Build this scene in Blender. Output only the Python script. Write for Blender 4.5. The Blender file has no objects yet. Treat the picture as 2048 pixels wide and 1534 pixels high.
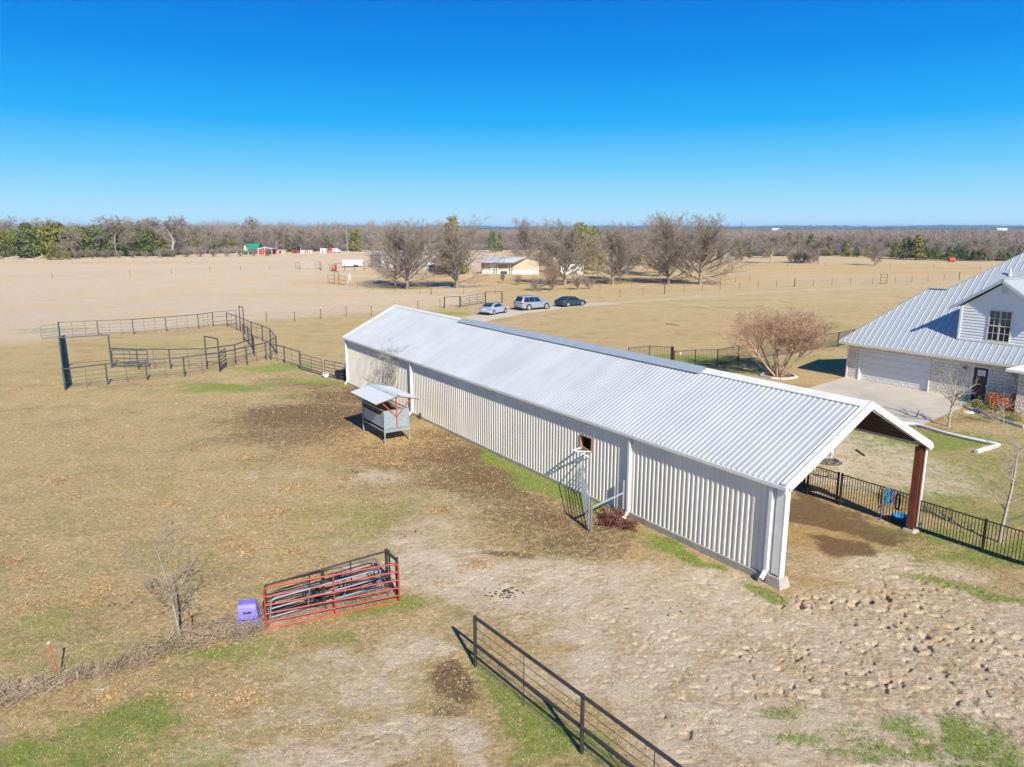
import bpy, math, random
import numpy as np
S = bpy.context.scene
COL = S.collection
R = math.radians

# ------------------------------------------------------------------ camera
HC, FC = 11.0, 1470.0                    # metres above ground, focal length in photo pixels (2048 wide)
TH = math.atan(310 / FC)
CT, ST = math.cos(TH), math.sin(TH)
cd = bpy.data.cameras.new('camera'); cam = bpy.data.objects.new('camera', cd); COL.objects.link(cam)
cam.location = (0, 0, HC); cam.rotation_euler = (math.pi / 2 - TH, 0, 0)
cd.sensor_width = 36; cd.lens = FC / 2048 * 36; cd.clip_end = 20000; cd.clip_start = .1
S.camera = cam
S.render.resolution_x = 1024; S.render.resolution_y = 767

# ------------------------------------------------------------------ sky, sun, exposure
SUN_EL = R(34.8); SUN_AZ = R(158.6)      # azimuth clockwise from +Y
w = bpy.data.worlds.new('World'); S.world = w; w.use_nodes = True
nt = w.node_tree; bg = nt.nodes['Background']
sk = nt.nodes.new('ShaderNodeTexSky'); sk.sky_type = 'NISHITA'; sk.sun_disc = False
sk.sun_elevation = SUN_EL; sk.sun_rotation = SUN_AZ
sk.altitude = 200; sk.air_density = 1.0; sk.dust_density = 0.15; sk.ozone_density = 5.0
tc = nt.nodes.new('ShaderNodeTexCoord')
mp = nt.nodes.new('ShaderNodeMapping'); mp.inputs['Scale'].default_value = (1, 1, 1.9)
mp.inputs['Location'].default_value = (0, 0, .10)
nt.links.new(tc.outputs['Generated'], mp.inputs['Vector']); nt.links.new(mp.outputs['Vector'], sk.inputs['Vector'])
sep = nt.nodes.new('ShaderNodeSeparateXYZ'); nt.links.new(tc.outputs['Generated'], sep.inputs[0])
grd = nt.nodes.new('ShaderNodeValToRGB'); grd.color_ramp.interpolation = 'LINEAR'
el = grd.color_ramp.elements
SKYC = [(0.0, (.30, .42, .48)), (.03, (.20, .38, .485)), (.075, (.085, .31, .49)), (.13, (.008, .22, .48)), (.20, (0, .145, .43)), (.27, (0, .10, .38)), (.5, (0, .06, .27)), (1, (.008, .05, .18))]
while len(el) < len(SKYC): el.new(.5)
for e_, (p_, c_) in zip(el, SKYC): e_.position = p_; e_.color = (*c_, 1)
nt.links.new(sep.outputs['Z'], grd.inputs['Fac'])
scl = nt.nodes.new('ShaderNodeVectorMath'); scl.operation = 'SCALE'; scl.inputs['Scale'].default_value = 1 / .13
nt.links.new(grd.outputs['Color'], scl.inputs[0])
mxs = nt.nodes.new('ShaderNodeMix'); mxs.data_type = 'RGBA'; mxs.inputs['Factor'].default_value = .975
nt.links.new(sk.outputs['Color'], mxs.inputs[6]); nt.links.new(scl.outputs['Vector'], mxs.inputs[7]); nt.links.new(mxs.outputs[2], bg.inputs['Color'])
bg.inputs['Strength'].default_value = 0.13
sl = bpy.data.lights.new('sun', 'SUN'); sl.energy = 4.2; sl.angle = R(.5); sl.color = (1, .935, .82)
so = bpy.data.objects.new('sun', sl); COL.objects.link(so)
SD = (math.sin(SUN_AZ) * math.cos(SUN_EL), math.cos(SUN_AZ) * math.cos(SUN_EL), math.sin(SUN_EL))
from mathutils import Vector
so.rotation_euler = Vector(SD).to_track_quat('Z', 'Y').to_euler(); so.location = (30, -80, 60)
S.view_settings.view_transform = 'Standard'; S.view_settings.look = 'None'
S.view_settings.gamma = 1; S.view_settings.exposure = 1.0
S.cycles.max_bounces = 6; S.cycles.transparent_max_bounces = 8
S.cycles.volume_bounces = 0

# ------------------------------------------------------------------ helpers
def P(px, py, z=0.0):
    """where the photo's pixel ray meets height z: used to survey the place"""
    u = px - 1024; v = py - 767
    t = (HC - z) / (v * CT + FC * ST)
    return (u * t, (FC * CT - v * ST) * t)

def newobj(name, me, mat=None, parent=None):
    if mat is not None: me.materials.append(mat)
    o = bpy.data.objects.new(name, me); COL.objects.link(o)
    if parent is not None: o.parent = parent
    return o

def mesh_np(name, V, F, smooth=False):
    V = np.asarray(V, dtype=np.float32); F = np.asarray(F, dtype=np.int32)
    me = bpy.data.meshes.new(name); k = F.shape[1]
    me.vertices.add(len(V)); me.vertices.foreach_set('co', V.ravel())
    me.loops.add(F.size); me.loops.foreach_set('vertex_index', F.ravel())
    me.polygons.add(len(F)); me.polygons.foreach_set('loop_start', np.arange(0, F.size, k, dtype=np.int32))
    me.update(calc_edges=True)
    if smooth: me.polygons.foreach_set('use_smooth', np.ones(len(F), dtype=bool))
    return me

def empty(name, loc, rz=0.0, label=None, cat=None, group=None):
    o = bpy.data.objects.new(name, None); COL.objects.link(o)
    o.location = loc if len(loc) == 3 else (loc[0], loc[1], 0); o.rotation_euler = (0, 0, rz); o.empty_display_size = .2
    tag(o, label, cat, group); return o
def tag(o, label=None, cat=None, group=None, kind=None):
    if label: o['label'] = label
    if cat: o['category'] = cat
    if group: o['group'] = group
    if kind: o['kind'] = kind
    return o
def copy_tree(o, parent=None):
    c = o.copy(); COL.objects.link(c); c.parent = parent
    for ch in list(o.children): copy_tree(ch, c)
    return c

class MB:
    def __init__(s): s.v = []; s.f = []
    def poly(s, pts):
        n = len(s.v); s.v += [tuple(p) for p in pts]; s.f.append(tuple(range(n, n + len(pts)))); return s
    def box(s, x0, x1, y0, y1, z0, z1):
        return s.hexa([(x0,y0,z0),(x1,y0,z0),(x1,y1,z0),(x0,y1,z0),(x0,y0,z1),(x1,y0,z1),(x1,y1,z1),(x0,y1,z1)])
    def hexa(s, c):
        n = len(s.v); s.v += [tuple(p) for p in c]
        s.f += [tuple(n + i for i in q) for q in ((0,3,2,1),(4,5,6,7),(0,1,5,4),(1,2,6,5),(2,3,7,6),(3,0,4,7))]; return s
    def tube(s, a, b, r, n=6, r2=None, cap=True):
        r2 = r if r2 is None else r2
        a = Vector(a); b = Vector(b); d = (b - a)
        if d.length < 1e-6: return s
        d.normalize(); u = d.orthogonal().normalized(); w_ = d.cross(u)
        k = len(s.v)
        for p, rr in ((a, r), (b, r2)):
            for i in range(n):
                t = 2 * math.pi * i / n + .3
                s.v.append(tuple(p + (u * math.cos(t) + w_ * math.sin(t)) * rr))
        for i in range(n): j = (i + 1) % n; s.f.append((k + i, k + j, k + n + j, k + n + i))
        if cap:
            q = len(s.v); s.v += s.v[k:k + 2 * n]
            s.f.append(tuple(q + n - 1 - i for i in range(n))); s.f.append(tuple(q + n + i for i in range(n)))
        return s
    def path(s, pts, r, n=6):
        for a, b in zip(pts, pts[1:]): s.tube(a, b, r, n)
        return s
    def beam(s, a, b, w_, h):
        """bar with rectangular section, width w horizontally and height h"""
        a = Vector(a); b = Vector(b); d = (b - a).normalized()
        side = d.cross(Vector((0, 0, 1)))
        if side.length < 1e-3: side = Vector((1, 0, 0))
        side.normalize(); up = side.cross(d)
        c = []
        for p in (a, b):
            for sx, sz in ((-1, -1), (1, -1), (1, 1), (-1, 1)): c.append(p + side * sx * w_ / 2 + up * sz * h / 2)
        return s.hexa([c[0], c[1], c[5], c[4], c[3], c[2], c[6], c[7]])
    def build(s, name, mat, parent=None, smooth=False, bevel=0):
        me = bpy.data.meshes.new(name); me.from_pydata(s.v, [], s.f)
        if smooth: me.polygons.foreach_set('use_smooth', [len(p.vertices) == 4 for p in me.polygons])
        me.update(); o = newobj(name, me, mat, parent)
        if bevel:
            m = o.modifiers.new('bevel', 'BEVEL'); m.width = bevel; m.segments = 2; m.limit_method = 'ANGLE'
        return o

# value noise
def _h(ix, iy, seed):
    n = (ix * 374761393 + iy * 668265263 + seed * 1442695041) & 0x7fffffff
    n = ((n ^ (n >> 13)) * 1274126177) & 0x7fffffff
    return ((n ^ (n >> 16)) & 0xffff) / 65535.0
def vn(x, y, sc, seed=0):
    x = np.asarray(x, dtype=np.float64) / sc; y = np.asarray(y, dtype=np.float64) / sc
    ix = np.floor(x).astype(np.int64); iy = np.floor(y).astype(np.int64); fx = x - ix; fy = y - iy
    fx = fx * fx * (3 - 2 * fx); fy = fy * fy * (3 - 2 * fy)
    a = _h(ix, iy, seed); b = _h(ix + 1, iy, seed); c = _h(ix, iy + 1, seed); d = _h(ix + 1, iy + 1, seed)
    return (a * (1 - fx) + b * fx) * (1 - fy) + (c * (1 - fx) + d * fx) * fy

# ------------------------------------------------------------------ materials
def nodemat(name):
    m = bpy.data.materials.new(name); m.use_nodes = True
    return m, m.node_tree, m.node_tree.nodes['Principled BSDF']
def N(nt, t, **kw):
    n = nt.nodes.new(t)
    for k, v in kw.items():
        if k in n.inputs: n.inputs[k].default_value = v
        else: setattr(n, k, v)
    return n
def ramp(nt, pts):
    r = nt.nodes.new('ShaderNodeValToRGB'); e = r.color_ramp.elements
    while len(e) < len(pts): e.new(.5)
    for i, (p, c) in enumerate(pts): e[i].position = p; e[i].color = (*c, 1) if len(c) == 3 else c
    return r
def mat(name, col, rough=.6, metal=0.0, var=.12, scale=3.0, col2=None, bump=0.0, bscale=40, coord='Object', spec=.5, detail=6):
    """procedural paint, metal, wood or bark: two tones mixed by noise, fine bump"""
    m, nt, b = nodemat(name)
    tcn = N(nt, 'ShaderNodeTexCoord')
    nz = N(nt, 'ShaderNodeTexNoise', Scale=scale, Detail=detail, Roughness=.65)
    nt.links.new(tcn.outputs[coord], nz.inputs['Vector'])
    c2 = col2 or tuple(max(0, c * (1 - var * 2)) for c in col)
    rp = ramp(nt, [(.35, c2), (.62, col)])
    nt.links.new(nz.outputs['Fac'], rp.inputs['Fac']); nt.links.new(rp.outputs['Color'], b.inputs['Base Color'])
    b.inputs['Roughness'].default_value = rough; b.inputs['Metallic'].default_value = metal
    b.inputs['Specular IOR Level'].default_value = spec
    if bump:
        n2 = N(nt, 'ShaderNodeTexNoise', Scale=bscale, Detail=4.0)
        bp = N(nt, 'ShaderNodeBump', Strength=bump, Distance=.02)
        nt.links.new(tcn.outputs[coord], n2.inputs['Vector']); nt.links.new(n2.outputs['Fac'], bp.inputs['Height'])
        nt.links.new(bp.outputs['Normal'], b.inputs['Normal'])
    return m

M = {}
M['trim_white'] = mat('trim_white', (.66, .65, .61), .45, 0, .06, 2)
def sheetmat(name, c1, c2, rough, metal, stretch, dirt=None, dz=.5):
    """sheet metal: slow tone change from panel to panel, faint run-off streaks, mud splashed along the foot"""
    m, nt, b = nodemat(name); tcn = N(nt, 'ShaderNodeTexCoord'); k = nt.links.new
    mp = N(nt, 'ShaderNodeMapping'); mp.inputs['Scale'].default_value = stretch; k(tcn.outputs['Object'], mp.inputs['Vector'])
    n1 = N(nt, 'ShaderNodeTexNoise', Scale=1.0, Detail=5.0, Roughness=.7); k(mp.outputs[0], n1.inputs['Vector'])
    n2 = N(nt, 'ShaderNodeTexNoise', Scale=.5, Detail=6.0, Roughness=.7); k(tcn.outputs['Object'], n2.inputs['Vector'])
    ad = N(nt, 'ShaderNodeMath', operation='ADD'); k(n1.outputs['Fac'], ad.inputs[0]); k(n2.outputs['Fac'], ad.inputs[1])
    rp = ramp(nt, [(.40, c2), (.60, c1)]); hf = N(nt, 'ShaderNodeMath', operation='MULTIPLY'); hf.inputs[1].default_value = .5
    k(ad.outputs[0], hf.inputs[0]); k(hf.outputs[0], rp.inputs['Fac']); out = rp.outputs['Color']
    if dirt:
        sp = N(nt, 'ShaderNodeSeparateXYZ'); k(tcn.outputs['Object'], sp.inputs[0]); n3 = N(nt, 'ShaderNodeTexNoise', Scale=5.0, Detail=8.0, Roughness=.75); k(tcn.outputs['Object'], n3.inputs['Vector'])
        q = N(nt, 'ShaderNodeMath', operation='MULTIPLY_ADD'); q.inputs[1].default_value = dz * 3; q.inputs[2].default_value = -dz; k(n3.outputs['Fac'], q.inputs[0])
        mr = N(nt, 'ShaderNodeMapRange'); mr.inputs['From Min'].default_value = 0; mr.inputs['From Max'].default_value = -.35; sb_ = N(nt, 'ShaderNodeMath', operation='SUBTRACT'); k(sp.outputs['Z'], sb_.inputs[0]); k(q.outputs[0], sb_.inputs[1]); k(sb_.outputs[0], mr.inputs['Value'])
        mx = N(nt, 'ShaderNodeMix', data_type='RGBA'); ml = N(nt, 'ShaderNodeMath', operation='MULTIPLY'); ml.inputs[1].default_value = .7; k(mr.outputs['Result'], ml.inputs[0]); k(ml.outputs[0], mx.inputs['Factor']); k(out, mx.inputs[6]); mx.inputs[7].default_value = (*dirt, 1); out = mx.outputs[2]
    k(out, b.inputs['Base Color']); b.inputs['Roughness'].default_value = rough; b.inputs['Metallic'].default_value = metal
    return m
M['galv'] = sheetmat('galvalume_roof', (.57, .59, .575), (.48, .50, .495), .40, .28, (1.1, .12, .12))
M['wall_white'] = sheetmat('barn_wall_paint', (.70, .66, .57), (.61, .57, .485), .5, 0, (1.1, 1.1, .15), (.36, .27, .18), .33)
M['flash'] = mat('flashing_sky_tint', (.38, .44, .47), .45, .3, .05, 2)  # blue-grey: sky reflection of the rear slope put into the flashing colour
M['galv_grey'] = mat('galvanised_steel', (.42, .50, .54), .42, .5, .1, 6, (.32, .39, .43))
M['concrete'] = mat('concrete', (.36, .33, .28), .85, 0, .08, 2.5, (.27, .24, .20), .3, 60)
M['slab'] = mat('driveway_concrete', (.47, .42, .345), .85, 0, .06, .35, (.37, .33, .27), .15, 30)
M['red_steel'] = mat('red_oxide_steel', (.20, .055, .03), .55, .1, .15, 4)
M['brown_under'] = mat('roof_underside', (.10, .06, .045), .8, 0, .1, 3)
M['dark'] = mat('dark_interior', (.02, .018, .016), .9)
M['pipe_black'] = mat('black_pipe', (.035, .036, .04), .45, .3, .2, 8, (.07, .055, .045))
M['pipe_blue'] = mat('weathered_blue_black_pipe', (.075, .10, .125), .5, .3, .2, 5, (.05, .05, .055))
M['pipe_slate'] = mat('slate_pipe', (.12, .14, .16), .45, .4, .15, 6)
M['iron'] = mat('black_iron_fence', (.018, .018, .02), .4, .3, .1, 5)
M['wire'] = mat('fence_wire', (.12, .10, .085), .5, .6, .1, 6)
M['rust'] = mat('rusty_post', (.42, .16, .07), .8, .1, .2, 12, (.26, .10, .05))
M['tpost'] = mat('weathered_post', (.16, .10, .07), .8, .1, .2, 12)
M['rail_red'] = mat('red_gate_paint', (.45, .04, .028), .45, .1, .15, 7, (.27, .045, .03))
M['feed_red'] = mat('feeder_red_oxide', (.42, .10, .04), .6, .1, .2, 9, (.30, .06, .03))
M['stone'] = None
M['wood_grey'] = mat('weathered_wood', (.30, .26, .21), .85, 0, .15, 8)
M['wood_brown'] = mat('wood_frame', (.36, .17, .08), .7, 0, .15, 9)
M['purple'] = mat('purple_plastic', (.20, .17, .60), .45, 0, .06, 5, (.15, .12, .44))
M['hay'] = mat('hay', (.42, .26, .09), .95, 0, .2, 14, (.24, .14, .05), .8, 60)
M['bark'] = mat('grey_bark', (.27, .235, .19), .9, 0, .2, 4, (.15, .125, .10), .5, 20)
M['bark_pale'] = mat('pale_bark', (.38, .345, .29), .9, 0, .2, 3, (.24, .21, .17))
M['bark_sap'] = mat('sapling_bark', (.30, .265, .22), .9, 0, .2, 6, (.20, .17, .14))
M['twig'] = mat('winter_twigs', (.30, .25, .195), .9, 0, .2, .35, (.21, .175, .14))
M['twig_red'] = mat('reddish_twigs', (.33, .20, .14), .9, 0, .2, .5, (.22, .14, .10))
M['bark_myrtle'] = mat('myrtle_bark', (.52, .36, .24), .8, 0, .2, 2, (.38, .24, .15))
M['seed'] = mat('seed_heads', (.30, .195, .12), .9, 0, .2, 3)
M['cedar'] = mat('cedar_foliage', (.21, .20, .035), .85, 0, .3, .5, (.11, .12, .025))
M['cedar2'] = mat('dark_cedar_foliage', (.13, .155, .035), .85, 0, .3, .5, (.07, .095, .025))
M['tyre'] = mat('tyre_rubber', (.02, .02, .02), .8)
M['rim'] = mat('alloy_rim', (.62, .63, .65), .3, .7, .05)
M['glass_dark'] = mat('dark_glass', (.015, .02, .028), .08, 0, .05, spec=.8)
M['lamp_red'] = mat('tail_lamp_red', (.5, .02, .02), .2)
M['lamp_clear'] = mat('clear_lamp', (.75, .76, .78), .15)
M['plate'] = mat('plate', (.75, .75, .72), .5)
M['silverblue'] = mat('ice_blue_silver_paint', (.42, .52, .62), .25, .5, .02)
M['silver'] = mat('warm_silver_paint', (.36, .41, .46), .25, .5, .02)
M['navy'] = mat('dark_blue_grey_paint', (.035, .07, .10), .2, .4, .05)
M['siding'] = mat('white_siding', (.74, .73, .70), .55, 0, .03, 2)
M['tin'] = mat('standing_seam_metal', (.46, .485, .48), .42, .25, .05, .7, (.44, .49, .53))
M['door_brown'] = mat('dark_wood_door', (.045, .018, .012), .4, 0, .2, 6)
M['copper'] = mat('copper_lamp', (.5, .22, .09), .35, .8)
M['white'] = mat('plain_white', (.68, .68, .67), .5, 0, .04)
M['greenroof'] = mat('green_metal_roof', (.02, .25, .13), .5, .1, .05)
M['barnred'] = mat('bright_red_siding', (.62, .035, .015), .5, 0, .05)
M['blue_tub'] = mat('blue_plastic', (.02, .18, .42), .4)
M['black_tub'] = mat('black_rubber', (.014, .014, .016), .5)
M['rope_blue'] = mat('turquoise_rope', (.02, .40, .65), .7)
M['rope_purple'] = mat('purple_rope', (.16, .05, .42), .7)
M['tan_wall'] = mat('tan_siding', (.42, .35, .26), .7, 0, .06, .5)
M['pink_grey'] = mat('pinkish_grey_wall', (.42, .36, .34), .7)
M['bush_green'] = mat('green_bush_leaves', (.10, .15, .035), .8, 0, .3, 4)
M['bush_orange'] = mat('orange_red_leaves', (.50, .11, .025), .7, 0, .3, 6, (.30, .13, .03))
M['mulch'] = mat('bark_mulch', (.17, .085, .05), .95, 0, .2, 10, None, .8, 50)
M['vine'] = mat('dry_vines', (.45, .345, .24), .9, 0, .2, 1.5, (.25, .185, .125))
M['redvine'] = mat('red_brown_dry_weeds', (.17, .06, .045), .9, 0, .2, 3)
M['leaf'] = mat('dead_oak_leaves', (.44, .29, .13), .85, 0, .3, 2.2, (.27, .16, .075))
M['manure'] = mat('dark_manure', (.06, .042, .03), .9)
M['clod'] = mat('dry_mud_clod', (.50, .37, .23), .95, 0, .2, 2, (.34, .235, .14), .6, 60)
M['rock'] = mat('limestone', (.60, .57, .50), .85, 0, .1, 6, None, .6, 30)

# stone veneer
m, nt_, b_ = nodemat('white_limestone_veneer'); M['stone'] = m
tcn = N(nt_, 'ShaderNodeTexCoord'); mpn = N(nt_, 'ShaderNodeMapping'); mpn.inputs['Rotation'].default_value = (R(90), 0, 0)
nt_.links.new(tcn.outputs['Object'], mpn.inputs['Vector'])
bk = N(nt_, 'ShaderNodeTexBrick', Scale=1.0, offset=.5, squash=1.5); bk.squash_frequency = 3
bk.inputs['Color1'].default_value = (.80, .74, .63, 1); bk.inputs['Color2'].default_value = (.62, .54, .43, 1); bk.inputs['Mortar'].default_value = (.58, .53, .45, 1)
bk.inputs['Mortar Size'].default_value = .012; bk.inputs['Brick Width'].default_value = .42; bk.inputs['Row Height'].default_value = .2; bk.inputs['Bias'].default_value = -.35
dn = N(nt_, 'ShaderNodeTexNoise', Scale=3.0, Detail=3.0)
mx = N(nt_, 'ShaderNodeMixRGB'); mx.inputs['Fac'].default_value = .06
nt_.links.new(tcn.outputs['Object'], dn.inputs['Vector'])
nt_.links.new(mpn.outputs['Vector'], mx.inputs['Color1']); nt_.links.new(dn.outputs['Color'], mx.inputs['Color2'])
nt_.links.new(mx.outputs['Color'], bk.inputs['Vector'])
n3 = N(nt_, 'ShaderNodeTexNoise', Scale=9.0, Detail=6.0)
nt_.links.new(tcn.outputs['Object'], n3.inputs['Vector'])
mm = N(nt_, 'ShaderNodeMixRGB', blend_type='MULTIPLY'); mm.inputs['Fac'].default_value = .5
rp = ramp(nt_, [(.35, (.6, .57, .52)), (.6, (1, 1, 1))]); nt_.links.new(n3.outputs['Fac'], rp.inputs['Fac'])
nt_.links.new(bk.outputs['Color'], mm.inputs['Color1']); nt_.links.new(rp.outputs['Color'], mm.inputs['Color2'])
nt_.links.new(mm.outputs['Color'], b_.inputs['Base Color']); b_.inputs['Roughness'].default_value = .9
add = N(nt_, 'ShaderNodeMath', operation='MULTIPLY_ADD'); add.inputs[1].default_value = -1.2
nt_.links.new(bk.outputs['Fac'], add.inputs[0]); nt_.links.new(n3.outputs['Fac'], add.inputs[2])
bp = N(nt_, 'ShaderNodeBump', Strength=1.0, Distance=.05); nt_.links.new(add.outputs[0], bp.inputs['Height']); nt_.links.new(bp.outputs['Normal'], b_.inputs['Normal'])

# ------------------------------------------------------------------ zones of the ground (world positions)
def blobs(lst):
    out = []
    for px, py, rx, ry, val, *rot in lst:
        X, Y = P(px, py); out.append((X, Y, rx, ry, val, R(rot[0]) if rot else 0.0))
    return out
BARN = np.array([-11.889, 52.169]); LD = np.array([.547, -.837]); ND = np.array([.837, .547])
BRZ = math.atan2(-.837, .547)
GREEN = blobs([
 (960,890,.5,2.0,1.0,33),(1000,915,.6,2.2,1.0,33),(1060,945,.6,2.0,1.0,33),(1110,970,.6,1.6,1.0,33),(1160,995,.5,1.2,1.0,33),(1200,1010,.4,.8,.9,33),(1320,1080,.35,1.2,.9,33),(1400,1125,.35,.8,.9,33),(1900,960,9,6,.34),(1760,1000,1.5,2,.0),
 (1010,905,1.1,5.5,.75,33),(1110,975,.9,3.0,.95,33),(1180,1000,.8,1.6,.7,33),(1350,1105,.6,1.6,.9,33),(1530,1180,.45,.9,.9,60),(1240,1060,.6,1.2,.4,33),
 (1000,1380,.5,1.6,.7,28),(1090,1450,.6,1.7,.75,30),(1180,1520,.5,1.2,.6,30),
 (730,1220,1.6,.5,.8),(640,1290,1.6,.5,.5),(420,1310,2.0,.7,.6,-10),(520,1330,1.2,.4,.35),
 (240,1450,1.3,.8,.75),(70,1520,1.2,.8,.8),(420,1460,1.2,.7,.35),(300,1520,2.6,.9,.45),(150,1330,1.6,.7,.4),(60,1270,1.5,1,.45),
 (450,775,3.2,1.5,.95),(560,735,3.5,2.5,.75),(620,760,3,2,.6),(250,750,6,1.5,.35),(700,770,1.4,.9,.8),(600,790,3,1.5,.4),
 (300,690,8,3.5,.4),(400,700,5,2.5,.35),(110,660,6,3,.5),(220,730,4,2,.4),
 (640,1030,1.8,1.2,.4),(740,1030,1.6,1.6,.5),(700,1080,1.4,.7,.4),(560,1180,1.6,.7,.35),(360,1130,2.0,.8,.35),(150,1230,1.5,.8,.4),
 (1560,1420,1.0,.4,.55),(1620,1490,1.1,.4,.6),(1700,1460,.5,.3,.4),(1790,1450,.8,.3,.75),(1790,1490,1.0,.3,.7),(1950,1470,1.1,.4,.85),(1960,1515,1.2,.3,.8),(2040,1500,.8,.5,.7),(1720,1520,.8,.3,.6),(1880,1480,.9,.3,.5),
 (1990,1190,1.8,.35,.75,-30),(1900,1130,1.5,.35,.5,-30),(2040,1110,3.5,1.5,.7),
 (1890,1000,2.5,2.0,.55),(1930,1080,2.2,1.2,.6,-30),(2000,980,3,2.5,.45),(1880,880,4.0,2.0,.8),(1770,905,1.4,.8,.4),(1740,870,1.3,.9,.5),(1960,920,3,2.5,.35),(2040,840,4,3,.4),
 (1850,1060,1.8,1.1,.6),(2010,1040,3,1.5,.6),(1930,960,7,5,.3),(2040,950,6,5,.5),(1850,880,5,2.5,.6),(1700,960,3,1.2,.3),
 (1380,720,6,3,.8),(1300,715,5,2,.8),(1480,745,4,2,.5),(1560,790,4,2,.45),(1700,690,5,3,.6),(1650,720,5,2.5,.5),(1680,655,4,3,.5),
 (1430,615,9,1.5,.55),(1500,622,12,2,.3),(1230,607,5,1,.6),(895,640,5,4,.5),(905,627,3,2,.7),(860,622,3,2,.4),(1370,603,8,1.5,.5),(1570,640,5,1.5,.3),
 (1090,578,10,2,.7),(800,578,14,2,.5),(850,588,6,1,.3),(1000,625,5,1,.3),(550,550,12,3,.35),(480,690,6,1.2,.35),
 (950,570,8,1.5,.4),(1700,545,60,6,.2),(1000,512,40,20,.0),(930,990,1.4,1,.3),(800,700,3,1,.3)])
DARK = blobs([
 (1600,1002,.75,1.4,1.3,-15),(1645,1028,.8,1.0,1.3,-20),(1600,1043,1.1,.4,1.2,-35),(1700,1050,1.0,1.0,1.4,-20),(1765,1074,.9,.6,1.3,-20),(1655,1092,.75,.6,1.3),(1700,1092,.7,.5,1.0),
 (620,770,4,2,.55),(560,820,5,3,.4),(880,900,2.6,3.0,.55,33),(960,960,2.6,3.5,.6,33),(1050,1030,2.2,2.6,.5,33),(1130,1070,1.6,1.6,.55),(800,980,3,1.6,.3),(1200,1080,1.4,1.2,.45),(1290,1090,1.2,.8,.3),
 (650,830,5.5,3.5,.9),(700,790,4,2.2,.85),(740,900,2.5,2,.45),(600,870,4,3,.55),(640,790,3,1.5,.5),
 (940,910,2.2,2.2,.85,33),(985,955,1.5,2.0,.95,33),(900,870,2.2,1.6,.6),(860,900,2.5,2.0,.4),(1040,1000,1.4,1.6,.5),(1100,1040,1.3,1.2,.65),(1160,1060,1.0,1.0,.6),(820,930,3,1.5,.45),(560,920,2.5,1.5,.3),
 (1020,1110,1.2,.3,.6),(1620,1010,1.9,.8,1.0,-30),(1700,1050,1.9,.7,1.0,-25),(1760,1075,1.0,.4,.9,-25),(1640,1080,.8,.35,1.0),(1600,1030,1.2,.4,.9,-40),(1700,1100,.5,.25,.5),
 (890,1370,.55,.45,.95),(860,1400,.5,.3,.5),(1215,1035,.9,.8,.6),(1800,855,1.8,1.1,.9,30),(1860,860,2,1.2,.4),(1940,840,3,1,.4),(560,760,2,1,.4),(760,1250,.0,.0,0),
 (480,1245,1.2,.6,.7),(1300,740,3,1.5,.5),(1400,735,4,1.5,.5),(1560,770,2,1,.5),(1500,760,2,1,.3),
 (250,770,10,.6,.3),(980,875,1.2,1.2,.4)])
MUD = blobs([
 (1700,890,3,2,1.1),(1650,940,2.4,2.4,1.1),(1790,930,2.4,2.4,1.1),(1860,970,2.2,1.6,.8),
 (1300,1250,3.2,1.5,1.0),(1000,1180,2.6,1.5,1.0),(900,1140,2.2,1.6,.75),(1150,1150,2.4,1.4,.95),(830,1090,1.8,1.4,.55),(740,1160,1.6,.7,.6),(700,1100,1.4,1.4,.3),
 (1400,1180,2.0,1.4,1.0),(1500,1260,2.6,1.7,1.0),(1700,1250,3.2,2.0,1.0),(1900,1280,3.2,2.2,1.0),(2048,1300,3.5,3.0,1.0),(1250,1350,2.0,1.2,1.0),(1450,1400,2.4,1.2,1.0),(1750,1400,3.0,1.4,1.0),(2000,1420,3.0,1.6,1.0),(1500,1510,2.4,.9,.95),(1850,1520,3.0,1.0,.95),
 (1650,1130,2.0,1.2,.5),(1800,1150,2.2,1.8,.95),(1950,1220,2.2,1.5,.95,-30),(1600,990,1.4,3.0,.25,33),(1350,1450,1.2,.8,.9),
 (700,1350,2.0,1.0,.55),(850,1300,1.2,.8,.7),(820,1450,1.6,.8,.8),(700,1500,2.0,.8,.7),(920,1480,.9,.6,.8),(980,1520,.8,.4,.6),(560,1420,1.6,.6,.4),(460,1500,1.4,.6,.45),
 (760,960,2.0,1.0,.5),(530,950,2.0,.6,.35),(900,1000,2.6,1.6,.35),(860,1050,2.0,1.2,.4),
 (1640,930,2.2,2.0,.95),(1720,925,2.2,1.8,.9),(1780,950,2.0,1.8,.9),(1700,895,2.0,1.2,.7),(1860,960,2.0,1.2,.6),(1990,900,2,1,.3)])
TRAMP = blobs([
 (1650,1200,2.2,1.0,.9),(1760,1220,2.6,1.2,1.0),(1900,1290,2.6,1.4,.9),(2030,1330,2.4,1.6,.8),(1560,1290,1.8,.8,.75),(1440,1300,1.8,.7,.55),(1750,1340,2.4,1.1,.85),(1600,1370,1.6,.6,.6),(1940,1400,2.0,.7,.7),(1300,1290,1.6,.6,.4),(1380,1460,.8,.4,.6),(1690,1135,1.8,.8,.4),(1850,1180,1.8,1.4,.6),(1950,1200,1.8,1.2,.6),
 (1150,1080,1.4,.8,.45),(1060,1080,1.4,.6,.35),(1000,1000,2,1.4,.3),(1150,1240,1.6,.6,.35),(1330,1360,1.4,.6,.35),(900,1350,.8,.4,.5),(1640,1020,1.4,.6,.3,-30)])
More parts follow.
